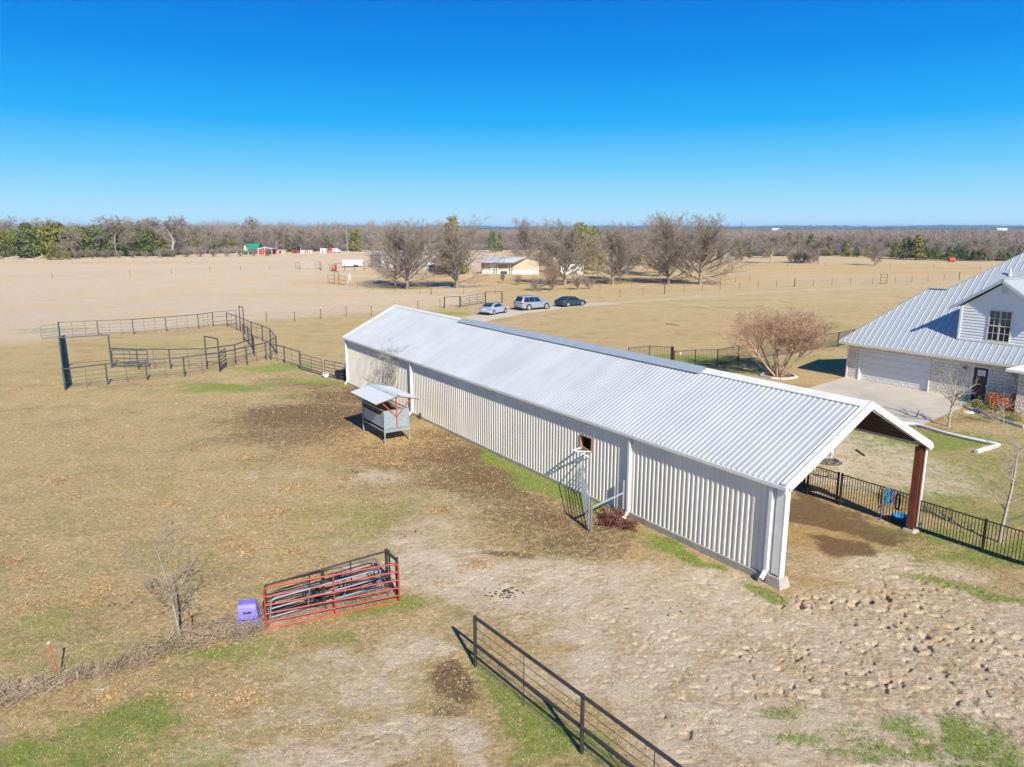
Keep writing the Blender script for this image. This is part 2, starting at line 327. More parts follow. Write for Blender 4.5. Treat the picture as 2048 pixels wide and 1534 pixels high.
GOLD = blobs([
 (900,560,26,12,1.0),(1150,562,28,12,1.0),(1330,555,22,12,.9),(1050,545,30,14,.8),(820,572,12,8,.8),(1450,545,14,8,.5),(780,905,3.2,2.0,.8),(840,870,2.4,1.6,.7),(700,865,1.6,1.6,.4),(900,980,1,1,.2),
 (200,525,70,10,.5),(350,512,80,12,.35),(1700,537,70,7,1.0),(1900,545,50,6,.9),(1560,531,40,6,.7),(1250,580,20,3,.6),(1000,585,20,3,.6),(710,565,12,6,.6),(760,545,12,8,.5),
 (520,590,14,4,.3),(1500,660,10,5,.2),(1460,755,6,3,.4),(1640,990,2,1,.3),(1380,1480,.5,.4,.6),(880,1110,.8,.3,.5),(1560,1150,1.4,1.4,.5),(1610,1060,2.2,2.4,1.0),(1680,1100,2.4,1.4,.8),(1620,990,2,2.5,.8)])
def ev(lst, x, y):
    o = np.zeros_like(x)
    for X, Y, rx, ry, val, a in lst:
        if val <= 0: continue
        dx = x - X; dy = y - Y; c, s = math.cos(a), math.sin(a)
        d = np.sqrt(((dx * c + dy * s) / rx) ** 2 + ((-dx * s + dy * c) / ry) ** 2)
        t = np.clip((1.7 - d) / 1.4, 0, 1); t = t * t * (3 - 2 * t) * val
        o = np.maximum(o, t)
    return o
# the pale hay field lies beyond this fence line (photo survey)
FIELD_LINE = [P(0,694), P(85,685), P(380,655), P(530,643), P(700,630), P(860,620), P(900,613)]
def far_field(x, y):
    rt = np.clip((-2 - x) / 6, 0, 1)
    fx = [-400] + [p[0] for p in FIELD_LINE] + [-1.5, 400]
    fy = [80] + [p[1] for p in FIELD_LINE] + [113, 113]
    ln = np.interp(x, fx, fy)
    left = np.clip((y - ln + 2) / 7.0, 0, 1)
    return left * rt + (1 - rt) * .35 * np.clip((y - 95) / 60, 0, 1)
def zones(x, y):
    wx = x + (vn(x, y, 1.7, 3) - .5) * 1.3 + (vn(x, y, .5, 5) - .5) * .4
    wy = y + (vn(x, y, 1.7, 4) - .5) * 1.3 + (vn(x, y, .5, 6) - .5) * .4
    return dict(green=ev(GREEN, wx, wy), dark=ev(DARK, wx, wy), mud=ev(MUD, wx, wy), tramp=ev(TRAMP, wx, wy), gold=ev(GOLD, wx, wy), field=far_field(x, y))
def gheight(x, y, z):
    near = np.clip((46 - y) / 24, 0, 1) * np.clip((55 - np.abs(x)) / 15, 0, 1)
    h = (vn(x, y, 2.3, 11) - .5) * .06 + (vn(x, y, .45, 12) - .5) * .035 + (vn(x, y, .16, 13) - .5) * .022
    t = z['tramp']
    cl = np.abs(vn(x, y, .34, 21) - .5) * 2
    cl2 = vn(x, y, .17, 22); cl3 = vn(x, y, .09, 23)
    rd = 1 - 2 * np.abs(vn(x, y, .13, 25) - .5)
    h = h * (1 - .4 * z['mud']) + t * ((cl - .45) * .02 + (cl2 - .5) * .018 + (cl3 - .5) * .04 + (rd - .6) * .022)
    ft = vn(x + .3 * vn(x, y, .5, 26), y, .15, 24)                          # hoof prints
    h = h - np.clip(ft - .69, 0, .2) * (.25 + .55 * t) * np.maximum(z['mud'] * .6, t)
    # keep the ground level around buildings
    lx = (x - BARN[0]) * LD[0] + (y - BARN[1]) * LD[1]; ly = (x - BARN[0]) * ND[0] + (y - BARN[1]) * ND[1]
    return h * near

# ------------------------------------------------------------------ ground: one sheet to the horizon
ang = np.concatenate([np.linspace(-75, -40, 40, endpoint=False), np.linspace(-40, 40, 1150), np.linspace(40, 75, 41)[1:]])
dep = np.concatenate([np.linspace(62, 46, 14, endpoint=False), np.linspace(46, 2.6, 1050, endpoint=False), np.geomspace(2.6, .055, 90)])
rad = HC / np.tan(np.radians(dep))
A, Rr = np.meshgrid(np.radians(ang), rad)
GX = np.sin(A) * Rr; GY = np.cos(A) * Rr
zz = zones(GX, GY); GZ = gheight(GX, GY, zz)
nr, nc = GX.shape
idx = np.arange(nr * nc).reshape(nr, nc)
F = np.stack([idx[:-1, :-1], idx[:-1, 1:], idx[1:, 1:], idx[1:, :-1]], -1).reshape(-1, 4)
me = mesh_np('ground', np.stack([GX, GY, GZ], -1).reshape(-1, 3), F, True)
def colattr(me, name, a, b, c, d):
    at = me.color_attributes.new(name, 'FLOAT_COLOR', 'POINT')
    at.data.foreach_set('color', np.stack([a, b, c, d], -1).astype(np.float32).ravel())
colattr(me, 'zone_a', zz['green'].ravel(), zz['dark'].ravel(), zz['mud'].ravel(), zz['tramp'].ravel())
colattr(me, 'zone_b', zz['gold'].ravel(), zz['field'].ravel(), np.zeros(nr * nc), np.zeros(nr * nc))

gm, nt_, b_ = nodemat('pasture_ground')
L_ = nt_.links.new
tcn = N(nt_, 'ShaderNodeTexCoord'); OC = tcn.outputs['Object']
za = N(nt_, 'ShaderNodeAttribute', attribute_name='zone_a'); zb = N(nt_, 'ShaderNodeAttribute', attribute_name='zone_b')
sa = N(nt_, 'ShaderNodeSeparateColor'); L_(za.outputs['Color'], sa.inputs[0])
sb = N(nt_, 'ShaderNodeSeparateColor'); L_(zb.outputs['Color'], sb.inputs[0])
def noise(scale, detail=6, rough=.6, vec=None, dist=0):
    n = N(nt_, 'ShaderNodeTexNoise', Scale=scale, Detail=float(detail), Roughness=rough, Distortion=float(dist)); L_(vec or OC, n.inputs['Vector']); return n.outputs['Fac']
def mixc(f, a, b):
    n = N(nt_, 'ShaderNodeMix', data_type='RGBA')
    if hasattr(f, 'node'): L_(f, n.inputs['Factor'])
    else: n.inputs['Factor'].default_value = f
    for k, v in ((6, a), (7, b)):
        if hasattr(v, 'node'): L_(v, n.inputs[k])
        else: n.inputs[k].default_value = (*v, 1)
    return n.outputs[2]
def rmp(f, lo, hi):
    n = N(nt_, 'ShaderNodeMapRange', interpolation_type='SMOOTHSTEP'); n.inputs['From Min'].default_value = lo; n.inputs['From Max'].default_value = hi
    L_(f, n.inputs['Value']); return n.outputs['Result']
def mth(op, a, b=None):
    n = N(nt_, 'ShaderNodeMath', operation=op)
    for i, v in enumerate((a, b)):
        if v is None: continue
        if hasattr(v, 'node'): L_(v, n.inputs[i])
        else: n.inputs[i].default_value = v
    return n.outputs[0]
big = noise(.09, 4); mid = noise(.8, 5, .65); fine = noise(6, 6, .75); fine2 = noise(22, 5, .8); pat = noise(.35, 6, .7, dist=.6)
blade = noise(55, 4, .8)
straw = mixc(rmp(fine, .38, .62), (.33, .23, .09), (.62, .46, .235))
straw = mixc(rmp(mid, .35, .7), straw, mixc(rmp(fine2, .38, .62), (.38, .285, .13), (.62, .465, .25)))
straw = mixc(mth('MULTIPLY', rmp(pat, .48, .66), .6), straw, mixc(rmp(fine2, .38, .62), (.20, .175, .06), (.42, .36, .15)))
pale = mixc(rmp(fine2, .36, .64), (.54, .425, .285), (.82, .69, .51))
pale = mixc(rmp(mid, .42, .62), pale, mixc(rmp(fine, .38, .62), (.44, .325, .19), (.70, .56, .38)))
darkc = mixc(rmp(fine2, .35, .65), (.085, .052, .028), (.27, .17, .09))
greenc = mixc(rmp(fine2, .36, .64), (.12, .175, .022), (.33, .40, .085))
goldc = mixc(rmp(fine, .3, .7), (.42, .26, .10), (.60, .41, .20))
fieldc = mixc(rmp(mid, .3, .7), (.55, .45, .345), (.63, .51, .375))
fieldc = mixc(rmp(big, .4, .62), fieldc, (.60, .46, .29))
wide = noise(.16, 7, .7, dist=.5); stre = noise(.5, 6, .75, dist=1.2)
fieldc = mixc(mth('MULTIPLY', rmp(stre, .5, .72), .45), fieldc, (.40, .31, .19))
straw = mixc(mth('MULTIPLY', rmp(wide, .5, .66), .5), straw, mixc(rmp(fine, .36, .64), (.30, .19, .10), (.47, .335, .19)))
straw = mixc(mth('MULTIPLY', rmp(stre, .54, .7), .45), straw, (.56, .46, .30))
col = mixc(mth('MULTIPLY', sb.outputs[1], .85), straw, fieldc)
col = mixc(mth('MULTIPLY', sb.outputs[0], rmp(mid, .15, .6)), col, goldc)
col = mixc(rmp(mth('ADD', mth('MULTIPLY', sa.outputs[2], 1.1), mth('MULTIPLY', mth('SUBTRACT', noise(1.3, 10, .82, dist=.4), .5), 2.0)), .15, .75), col, pale)
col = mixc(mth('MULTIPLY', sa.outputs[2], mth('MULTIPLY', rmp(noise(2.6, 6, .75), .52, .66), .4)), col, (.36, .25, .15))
col = mixc(mth('MULTIPLY', za.outputs['Alpha'], mth('MULTIPLY', rmp(noise(3.5, 8, .8), .42, .62), .75)), col, mixc(rmp(fine2, .36, .64), (.30, .205, .12), (.52, .38, .235)))  # browner trampled soil, with the shade of hoof pits put into the colour
dk = mth('ADD', sa.outputs[1], mth('MULTIPLY', mth('SUBTRACT', noise(2.6, 10, .88), .5), 3.0))
col = mixc(mth('MULTIPLY', rmp(dk, .12, .72), .9), col, darkc)
gr = mth('ADD', mth('MULTIPLY', sa.outputs[0], .95), mth('MULTIPLY', mth('SUBTRACT', noise(2.2, 10, .86), .5), 2.6))
col = mixc(mth('MULTIPLY', mth('MULTIPLY', rmp(gr, .22, .8), rmp(sa.outputs[0], .02, .2)), .9), col, greenc)
shade_speck = rmp(noise(13, 3, .6), .66, .72)  # dark specks here and below: fine shadows put into the ground colour
col = mixc(mth('MULTIPLY', shade_speck, .6), col, (.15, .095, .05))
col = mixc(mth('MULTIPLY', rmp(blade, .54, .66), .5), col, (.17, .115, .06))
col = mixc(mth('MULTIPLY', rmp(noise(30, 3, .7), .57, .66), .5), col, (.15, .10, .05))
col = mixc(mth('MULTIPLY', rmp(blade, .44, .3), .35), col, (.58, .47, .33))
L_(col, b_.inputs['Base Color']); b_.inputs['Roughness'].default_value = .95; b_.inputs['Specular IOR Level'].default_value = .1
hh = mth('ADD', mth('MULTIPLY', fine, .5), mth('ADD', mth('MULTIPLY', fine2, .35), mth('MULTIPLY', blade, .2)))
bp = N(nt_, 'ShaderNodeBump', Strength=1.0, Distance=.16); L_(hh, bp.inputs['Height']); L_(bp.outputs['Normal'], b_.inputs['Normal'])
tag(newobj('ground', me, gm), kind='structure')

def gz(x, y):
    x = np.array([x], dtype=float); y = np.array([y], dtype=float)
    return float(gheight(x, y, zones(x, y))[0])

# ------------------------------------------------------------------ roads and concrete
def strip(name, pts, wd, mtl, z=.012):
    v = []; f = []
    for i, (x, y) in enumerate(pts):
        a = pts[max(0, i - 1)]; b = pts[min(len(pts) - 1, i + 1)]
        dx, dy = b[0] - a[0], b[1] - a[1]; l = math.hypot(dx, dy); nx, ny = -dy / l, dx / l
        ww = wd[i] if isinstance(wd, list) else wd
        v += [(x + nx * ww / 2, y + ny * ww / 2, z), (x - nx * ww / 2, y - ny * ww / 2, z)]
        if i: f.append((2 * i - 2, 2 * i - 1, 2 * i + 1, 2 * i))
    mb = MB(); mb.v = v; mb.f = f
    return tag(mb.build(name, mtl), kind='structure')
M['gravel'] = mat('pale_gravel', (.50, .43, .33), .95, 0, .1, .8, (.42, .35, .26), .5, 30)
M['track'] = mat('worn_track', (.52, .42, .29), .95, 0, .1, .6, (.44, .34, .22))
def smoothpts(pts, n=6):
    out = []
    for i in range(len(pts) - 1):
        p0 = pts[max(0, i - 1)]; p1 = pts[i]; p2 = pts[i + 1]; p3 = pts[min(len(pts) - 1, i + 2)]
        for k in range(n):
            t = k / n
            out.append(tuple(.5 * ((2 * p1[j]) + (-p0[j] + p2[j]) * t + (2 * p0[j] - 5 * p1[j] + 4 * p2[j] - p3[j]) * t * t + (-p0[j] + 3 * p1[j] - 3 * p2[j] + p3[j]) * t ** 3) for j in range(2)))
    out.append(tuple(pts[-1])); return out
rd = smoothpts([P(900, 662), P(945, 640), P(1010, 628), P(1070, 620), P(1150, 611), P(1230, 606.5)])
strip('gravel_road', rd, [4.6] * 12 + [4.0] * 6 + [3.4] * (len(rd) - 18), M['gravel'])
cl = smoothpts([P(1225, 606.5), P(1320, 600), P(1450, 590), P(1600, 581), P(1750, 575), P(1900, 571), P(2100, 567)])
for off, z_ in ((-.95, .016), (.95, .016)):
    strip('wheel_track', [(x, y + off) for x, y in cl], .8, M['track'], z_)
strip('wheel_track', smoothpts([P(1330, 603), P(1400, 612), P(1450, 621), P(1530, 632)]), .6, M['track'], .014)
mb = MB()
mb.poly([(*P(*p), .05) for p in ((1600, 783), (1699, 752), (1857, 781), (1961, 801), (1905, 825), (1838, 854), (1700, 842), (1640, 835))][::-1])
tag(mb.build('driveway_apron', M['slab']), kind='structure')

# ------------------------------------------------------------------ metal barn
barn = empty('metal_barn', (BARN[0], BARN[1], 0), BRZ, 'long white corrugated metal barn with pale ribbed gable roof and open near end', 'barn')
def corr(mb, x0, x1, z0, z1, y, out=-1, p=.215, h=.03):
    """ribbed wall sheet in the x z plane, ribs towards out"""
    prof = [(0, 0), (.45, 0), (.56, 1), (.88, 1), (1, 0)]
    k0 = math.floor(x0 / p); xs = []
    for k in range(k0, int(x1 / p) + 2):
        for a, b in prof[:-1]: xs.append((k * p + a * p, b))
    pts = [(x, b) for x, b in xs if x0 <= x <= x1]
    pts = [(x0, 0)] + pts + [(x1, 0)]
    for (xa, ba), (xb, bb) in zip(pts, pts[1:]):
        if xb - xa < 1e-5: continue
        mb.poly([(xa, y + out * ba * h, z0), (xb, y + out * bb * h, z0), (xb, y + out * bb * h, z1), (xa, y + out * ba * h, z1)])
EZ, RZ, BW, BL = 3.36, 5.42, 8.0, 37.0
mb = MB()
wx0, wx1, wz0, wz1 = 27.02, 27.72, 2.08, 2.57
corr(mb, .06, 10.72, .12, 3.3, 0); corr(mb, 10.9, wx0, .12, 3.3, 0)
corr(mb, wx0, wx1, .12, wz0, 0); corr(mb, wx0, wx1, wz1, 3.3, 0); corr(mb, wx1, 29.98, .12, 3.3, 0)
mb.build('wall', M['wall_white'], barn)
mb = MB(); corr(mb, 30.2, 36.7, .22, 3.3, 0); mb.build('wall', M['wall_white'], barn)
mb = MB(); corr(mb, .05, 10, .12, 3.3, BW, 1); mb.poly([(0, .02, .12), (0, 7.98, .12), (0, 7.98, EZ), (0, 4, RZ - .03), (0, .02, EZ)]); mb.build('wall', M['wall_white'], barn)
mb = MB(); mb.box(29.7, 29.76, .05, 13.2, .1, 3.2); mb.poly([(29.73, .05, 3.2), (29.73, 7.95, 3.2), (29.73, 4, RZ - .1)]); mb.build('partition_wall', M['brown_under'], barn)
mb = MB(); mb.box(10, 29.9, 13.3, 13.4, 0, 2.5); mb.build('wall', M['wall_white'], barn)
mb = MB(); mb.box(-.05, 36.4, -.09, .12, -.15, .13); mb.box(29.95, 36.45, -.10, .10, -.1, .24); mb.build('foundation', M['concrete'], barn, bevel=.01)
mb = MB(); mb.hexa([(36.5,-.16,-.2),(37.2,-.16,-.2),(37.2,.38,-.2),(36.5,.38,-.2),(36.6,-.12,.34),(37.08,-.12,.34),(37.08,.30,.34),(36.6,.30,.34)]); mb.build('footing', M['concrete'], barn, bevel=.02)
mb = MB(); mb.hexa([(36.5,7.6,-.2),(37.15,7.6,-.2),(37.15,8.3,-.2),(36.5,8.3,-.2),(36.6,7.72,.07),(37.0,7.72,.07),(37.0,8.18,.07),(36.6,8.18,.07)]); mb.build('footing', M['concrete'], barn, bevel=.03)
# interior columns and near corner
mb = MB(); mb.box(36.72, 37.02, -.06, .02, .40, EZ); mb.box(36.98, 37.04, -.06, .16, .34, 3.25); mb.build('corner_trim', M['trim_white'], barn)
mb = MB(); mb.box(36.72, 36.97, .03, .28, .4, 3.2); mb.build('steel_post', M['red_steel'], barn)
def ibeam(mb, x, y, z0, z1, s=.3):
    mb.box(x, x + s, y, y + .025, z0, z1); mb.box(x, x + s, y + .2, y + .225, z0, z1); mb.box(x + s / 2 - .012, x + s / 2 + .012, y + .025, y + .2, z0, z1)
mb = MB(); ibeam(mb, 36.68, 7.78, .05, 3.25, .26); mb.build('steel_post', M['red_steel'], barn)
mb = MB(); ibeam(mb, 29.55, 13.35, 0, 2.7, .2); mb.build('steel_post', M['red_steel'], barn)
mb = MB(); mb.box(29.62, 29.72, 13.63, 13.72, 0, 2.6); mb.build('downspout', M['trim_white'], barn)
mb = MB(); mb.box(36.85, 36.97, 8.02, 8.12, .25, 3.25); mb.box(36.85, 36.97, 8.02, 8.35, .15, .25); mb.build('downspout', M['trim_white'], barn)
# near-wall downspouts with elbows
for x in (.12, 10.81, 30.09, 36.55):
    mb = MB(); zb_ = .35 if x > 36 else .14
    mb.box(x - .055, x + .055, -.15, -.045, zb_ + .1, 3.28)
    mb.hexa([(x-.055,-.15,zb_+.1),(x+.055,-.15,zb_+.1),(x+.055,-.045,zb_+.1),(x-.055,-.045,zb_+.1)][::-1] + [(x-.055,-.34,zb_-.12),(x+.055,-.34,zb_-.12),(x+.055,-.26,zb_-.2),(x-.055,-.26,zb_-.2)][::-1])
    mb.box(x - .1, x + .1, -.04, .03, .13, 3.28)
    mb.build('downspout', M['trim_white'], barn)
mb = MB(); mb.box(-.1, 37.12, -.20, -.055, 3.24, 3.37); mb.build('gutter', M['trim_white'], barn, bevel=.01)
mb = MB(); mb.box(29.9, 37.12, 8.06, 8.20, 3.22, 3.36); mb.build('gutter', M['trim_white'], barn, bevel=.01)
# roof sheets
def roofsheet(mb, x0, x1, ya, za, yb, zb, p=.215, h=.02):
    """ribbed sheet from the eave line (ya,za) up to (yb,zb)"""
    L2 = math.hypot(yb - ya, zb - za); ny, nz_ = -(zb - za) / L2, (yb - ya) / L2
    if nz_ < 0: ny, nz_ = -ny, -nz_
    prof = [(0, 0), (.48, 0), (.58, 1), (.86, 1), (1, 0)]; xs = []
    for k in range(math.floor(x0 / p), int(x1 / p) + 2):
        for a, b in prof[:-1]: xs.append((k * p + a * p, b))
    pts = [(x0, 0)] + [(x, b) for x, b in xs if x0 < x < x1] + [(x1, 0)]
    for (xa, ba), (xb, bb) in zip(pts, pts[1:]):
        q = [(xa, ya + ny * ba * h, za + nz_ * ba * h), (xb, ya + ny * bb * h, za + nz_ * bb * h), (xb, yb + ny * bb * h, zb + nz_ * bb * h), (xa, yb + ny * ba * h, zb + nz_ * ba * h)]
        mb.poly(q if yb > ya else q[::-1])
mb = MB()
roofsheet(mb, -.05, 37.02, -.13, 3.37, 4, RZ)
roofsheet(mb, 29.8, 37.02, 8.13, 3.37, 4, RZ); roofsheet(mb, 10, 29.8, 13.5, 2.75, 4, RZ); roofsheet(mb, -.05, 10, 8.13, 3.37, 4, RZ)
mb.build('roof', M['galv'], barn)
mb = MB()
for y0, y1 in ((.02, 3.98), (7.98, 4.02)):
    z = lambda y: 3.37 + (RZ - 3.37) * (1 - abs(4 - y) / 4.13)
    mb.poly([(29.8, y0, z(y0) - .05), (37.0, y0, z(y0) - .05), (37.0, y1, z(y1) - .05), (29.8, y1, z(y1) - .05)])
mb.build('roof_lining', M['brown_under'], barn)
for y in (.8, 1.9, 3.0, 5.0, 6.1, 7.2):
    zc = 3.37 + (RZ - 3.37) * (1 - abs(4 - y) / 4.13) - .16
    mb = MB(); mb.box(29.8, 36.9, y - .03, y + .03, zc - .1, zc + .08); mb.build('purlin', M['brown_under'], barn)
for xr in (33.2,):
    mb = MB()
    mb.beam((xr, .1, 3.12), (xr, 4, RZ - .36), .12, .22); mb.beam((xr, 7.9, 3.12), (xr, 4, RZ - .36), .12, .22); mb.build('rafter', M['brown_under'], barn)
# ridge caps
def cap(x0, x1, wd, lift, mtl, nm):
    mb = MB(); s = (RZ - 3.37) / 4.13
    for sg in (-1, 1):
        a = [(x0, 4, RZ + lift), (x1, 4, RZ + lift), (x1, 4 + sg * wd, RZ + lift - s * wd), (x0, 4 + sg * wd, RZ + lift - s * wd)]
        mb.poly(a if sg < 0 else a[::-1])
        b2 = [(x0, 4 + sg * wd, RZ + lift - s * wd), (x1, 4 + sg * wd, RZ + lift - s * wd), (x1, 4 + sg * wd, RZ + lift - s * wd - .03), (x0, 4 + sg * wd, RZ + lift - s * wd - .03)]
        mb.poly(b2)
    mb.build(nm, mtl, barn)
cap(-.1, 10, .18, .055, M['trim_white'], 'ridge_cap'); cap(10, 30.0, .42, .10, M['flash'], 'ridge_flashing'); cap(30.0, 37.1, .30, .065, M['trim_white'], 'ridge_cap')
# rake trim on both gable ends, doubled on the near one
for xg, wdt in ((37.02, .30), (-.14, .16)):
    mb = MB()
    for sg in (-1, 1):
        ye, yr = 4 + sg * 4.16, 4.0
        top = [(ye, 3.43), (yr, RZ + .075)]
        for zo, hh_, xx0, xx1 in ((0, wdt, xg, xg + .06), (-.0, .035, xg - .14, xg + .07)):
            c = []
            for x in (xx0, xx1):
                for (yy, z_) in top: c.append((x, yy, z_ - zo)); 
                for (yy, z_) in top[::-1]: c.append((x, yy, z_ - zo - hh_))
            mb.v += c; n = len(mb.v) - 8
            for q in ((0,1,2,3),(7,6,5,4),(0,4,5,1),(1,5,6,2),(2,6,7,3),(3,7,4,0)): mb.f.append(tuple(n + i for i in q))
    mb.build('rake_trim', M['trim_white'], barn)
mb = MB()
for sg in (-1, 1): mb.beam((37.12, 4 + sg * 4.0, 3.26), (37.12, 4, RZ - .12), .05, .10)
mb.build('rake_moulding', M['trim_white'], barn)
# little window with wooden frame, white prop under it
wf = empty('window', (0, 0, 0)); wf.parent = barn
mb = MB(); mb.box(wx0-.05, wx1+.05, -.055, .12, wz1, wz1+.05); mb.box(wx0-.05, wx1+.05, -.055, .12, wz0-.05, wz0)
mb.box(wx0-.05, wx0, -.055, .12, wz0, wz1); mb.box(wx1, wx1+.05, -.055, .12, wz0, wz1); mb.build('window_frame', M['wood_brown'], wf)
mb = MB(); mb.box(wx0-.3, wx1+.3, 1.6, 1.65, wz0-1, wz1+.6); mb.build('shade_panel', M['dark'], wf)  # near-black panel behind the window, shade of the inside put into its colour
mb = MB(); mb.beam((wx0+.05, -.04, wz0-.03), (wx0+.22, -.62, wz0-.02), .10, .03)
mb.beam((wx1-.02, -.03, wz0-.04), (wx0+.35, -.60, wz0-.02), .08, .03); mb.beam((wx1-.1,-.04,wz0-.32),(wx0+.3,-.42,wz0-.03),.03,.03)
mb.build('window_prop', M['white'], barn)

# ------------------------------------------------------------------ farmhouse
HB = np.array([25.16, 54.36])
house = empty('farmhouse', (HB[0], HB[1], 0), BRZ, 'white limestone farmhouse with standing seam metal roof, garage and sided dormer', 'house')
m_ = 1.05; HZ = 2.76
rz = lambda t: HZ + m_ * (t + .5)
mb = MB()
def wallbox(x0, x1, z0, z1): mb.box(x0, x1, 0, .25, z0, z1)
wallbox(0, 1.05, 0, 2.95); wallbox(1.05, 6.12, 2.27, 2.95); wallbox(6.12, 8.80, 0, 2.95); wallbox(8.80, 9.88, 2.27, 2.95); wallbox(9.88, 12.07, 0, 2.95)
mb.box(12.07, 17, -1.37, -1.12, 0, 2.6); mb.box(12.07, 12.32, -1.12, 0, 0, 2.6)
mb.box(0, .25, .25, 8, 0, 2.9)
mb.build('stone_wall', M['stone'], house)
mb = MB(); mb.box(.95, 1.08, -.04, .12, 0, 2.36); mb.box(6.09, 6.15, -.03, .12, 0, 2.36); mb.box(.95, 6.15, -.035, .12, 2.27, 2.36); mb.box(-.02, .10, -.03, .14, 0, 2.7); mb.build('garage_trim', M['siding'], house)
gd = empty('garage_door', (0, 0, 0)); gd.parent = house
mb = MB(); rh = .45
for r_ in range(5):
    z0 = .02 + r_ * rh; mb.box(1.08, 6.09, .10, .15, z0, z0 + rh - .012)
mb.build('door_panel', M['siding'], gd)
mb = MB()
for r_ in range(5):
    for c_ in range(8):
        x = 1.2 + c_ * .615; z0 = .1 + r_ * rh
        for a in ((x, x + .5, z0, z0 + .02), (x, x + .5, z0 + .25, z0 + .27), (x, x + .02, z0, z0 + .27), (x + .48, x + .5, z0, z0 + .27)):
            mb.box(a[0], a[1], .085, .102, a[2], a[3])
mb.build('raised_panel', M['siding'], gd)
ed = empty('front_door', (0, 0, 0)); ed.parent = house
mb = MB(); mb.box(8.90, 9.78, .08, .13, .03, 2.22); mb.build('door_leaf', M['door_brown'], ed)
mb = MB(); mb.box(9.10, 9.58, .06, .085, 1.68, 2.05); mb.build('door_glass', M['lamp_clear'], ed)
mb = MB()
for x in (9.05, 9.22, 9.39, 9.56): mb.box(x, x + .015, .07, .082, .15, 1.5)
mb.build('door_groove', M['dark'], ed)
mb = MB(); mb.box(8.80, 8.90, -.03, .14, 0, 2.32); mb.box(9.78, 9.88, -.03, .14, 0, 2.32); mb.box(8.80, 9.88, -.035, .14, 2.22, 2.32); mb.build('door_frame', M['siding'], ed)
mb = MB(); mb.box(9.68, 9.73, .04, .08, 1.0, 1.12); mb.build('door_handle', M['rim'], ed)
lm = empty('wall_lamp', (8.35, 0, 1.9)); lm.parent = house
mb = MB(); mb.tube((0, -.14, .14), (0, -.14, .26), .12, 8, .03); mb.tube((0, 0, .1), (0, -.14, .24), .02, 6); mb.build('lamp_shade', M['copper'], lm)
mb = MB(); mb.tube((0, -.14, -.1), (0, -.14, .14), .07, 8, .08); mb.build('lamp_glass', M['lamp_clear'], lm)
# main front slope with hips (plane z = HZ + m(t+.5))
def RPt(s, t, dz=0): return (s, t, rz(t) + dz)
s0 = -.5
pg = [(s0, -.5), (3.72, 3.34), (4.98, 3.34), (7.48, 5.11), (12.5, 8.6), (19, 8.6), (19, -.5)]
# front slope sheet, hip faces and the backs that close the volume
mb = MB(); mb.poly([RPt(*p) for p in pg][::-1])
mb.poly([RPt(s0, -.5), (s0, 7.6, HZ), (3.72, 3.34, rz(3.34))][::-1])
mb.poly([(s0, 7.6, HZ), (4.98, 7.6, HZ), (4.98, 3.34, rz(3.34)), (3.72, 3.34, rz(3.34))][::-1])
mb.poly([RPt(4.98, 3.34), (4.98, 9, 4.0), (12.5, 14, 4.0), RPt(12.5, 8.6)])
mb.poly([RPt(12.5, 8.6), RPt(19, 8.6), (19, 17, 3), (12.5, 17, 3)][::-1])
roof = mb.build('roof', M['tin'], house)
# standing seams, clipped to the polygon
def tmax(s):
    for (a, ta), (b, tb) in zip(pg[:5], pg[1:6]):
        if a <= s <= b: return ta + (tb - ta) * (s - a) / (b - a)
    return 8.6
mb = MB(); DX0, DX1, DT = 7.41, 12.15, .53
s = s0 + .38
while s < 18.5:
    t1 = tmax(s) - .03
    segs = [(-.5, t1)]
    if DX0 < s < DX1: 
        segs = [(-.5, DT)] + ([(DT + 4.2, t1)] if t1 > DT + 4.2 else [])
    for a, b in segs:
        if b - a < .05: continue
        pa, pb = RPt(s, a), RPt(s, b)
        mb.hexa([(s-.012,a,pa[2]),(s+.012,a,pa[2]),(s+.012,b,pb[2]),(s-.012,b,pb[2]),(s-.008,a-.02,pa[2]+.034),(s+.008,a-.02,pa[2]+.034),(s+.008,b-.02,pb[2]+.034),(s-.008,b-.02,pb[2]+.034)])
    s += .405
mb.build('roof_seam', M['tin'], roof)
mb = MB()
for (a, ta), (b, tb) in (((s0, -.5), (3.72, 3.34)), ((3.72, 3.34), (4.98, 3.34)), ((4.98, 3.34), (7.48, 5.11)), ((7.48, 5.11), (12.5, 8.6)), ((12.5, 8.6), (19, 8.6))):
    mb.beam(RPt(a, ta, .04), RPt(b, tb, .04), .22, .035)
mb.build('ridge_cap', M['tin'], roof)
mb = MB(); mb.box(s0, 12.1, -.53, -.49, HZ - .17, HZ + .0); mb.box(s0 - .02, s0 + .02, -.49, 7.6, HZ - .17, HZ); mb.build('eave_trim', M['wall_white'], house)
mb = MB(); mb.box(s0 + .02, 12.1, -.49, 0, HZ - .17, HZ - .15); mb.build('soffit', M['siding'], house)
# rear wing roof seen over the main slope
mb = MB(); mb.poly([(5.2, 9, 6.2), (12, 9, 6.2), (12, 12.2, 9.35), (8.3, 12.2, 9.35)]); mb.poly([(8.3, 12.2, 9.35), (12, 12.2, 9.35), (12, 16, 5.5), (5.2, 16, 5.5)]); mb.poly([(5.2,9,6.2),(8.3,12.2,9.35),(5.2,16,5.5)]); 
rw = mb.build('rear_roof', M['tin'], house)
mb = MB()
for i in range(15):
    s = 5.6 + i * .41; a = 9.0; b = min(12.2, 9 + (s - 5.2) * 1.03)
    mb.beam((s, a, 6.2 + .02), (s, b, 6.2 + (b - 9) * .984 + .02), .03, .05)
mb.beam((8.2, 12.2, 9.38), (12, 12.2, 9.38), .25, .04)
mb.build('roof_seam', M['tin'], rw)
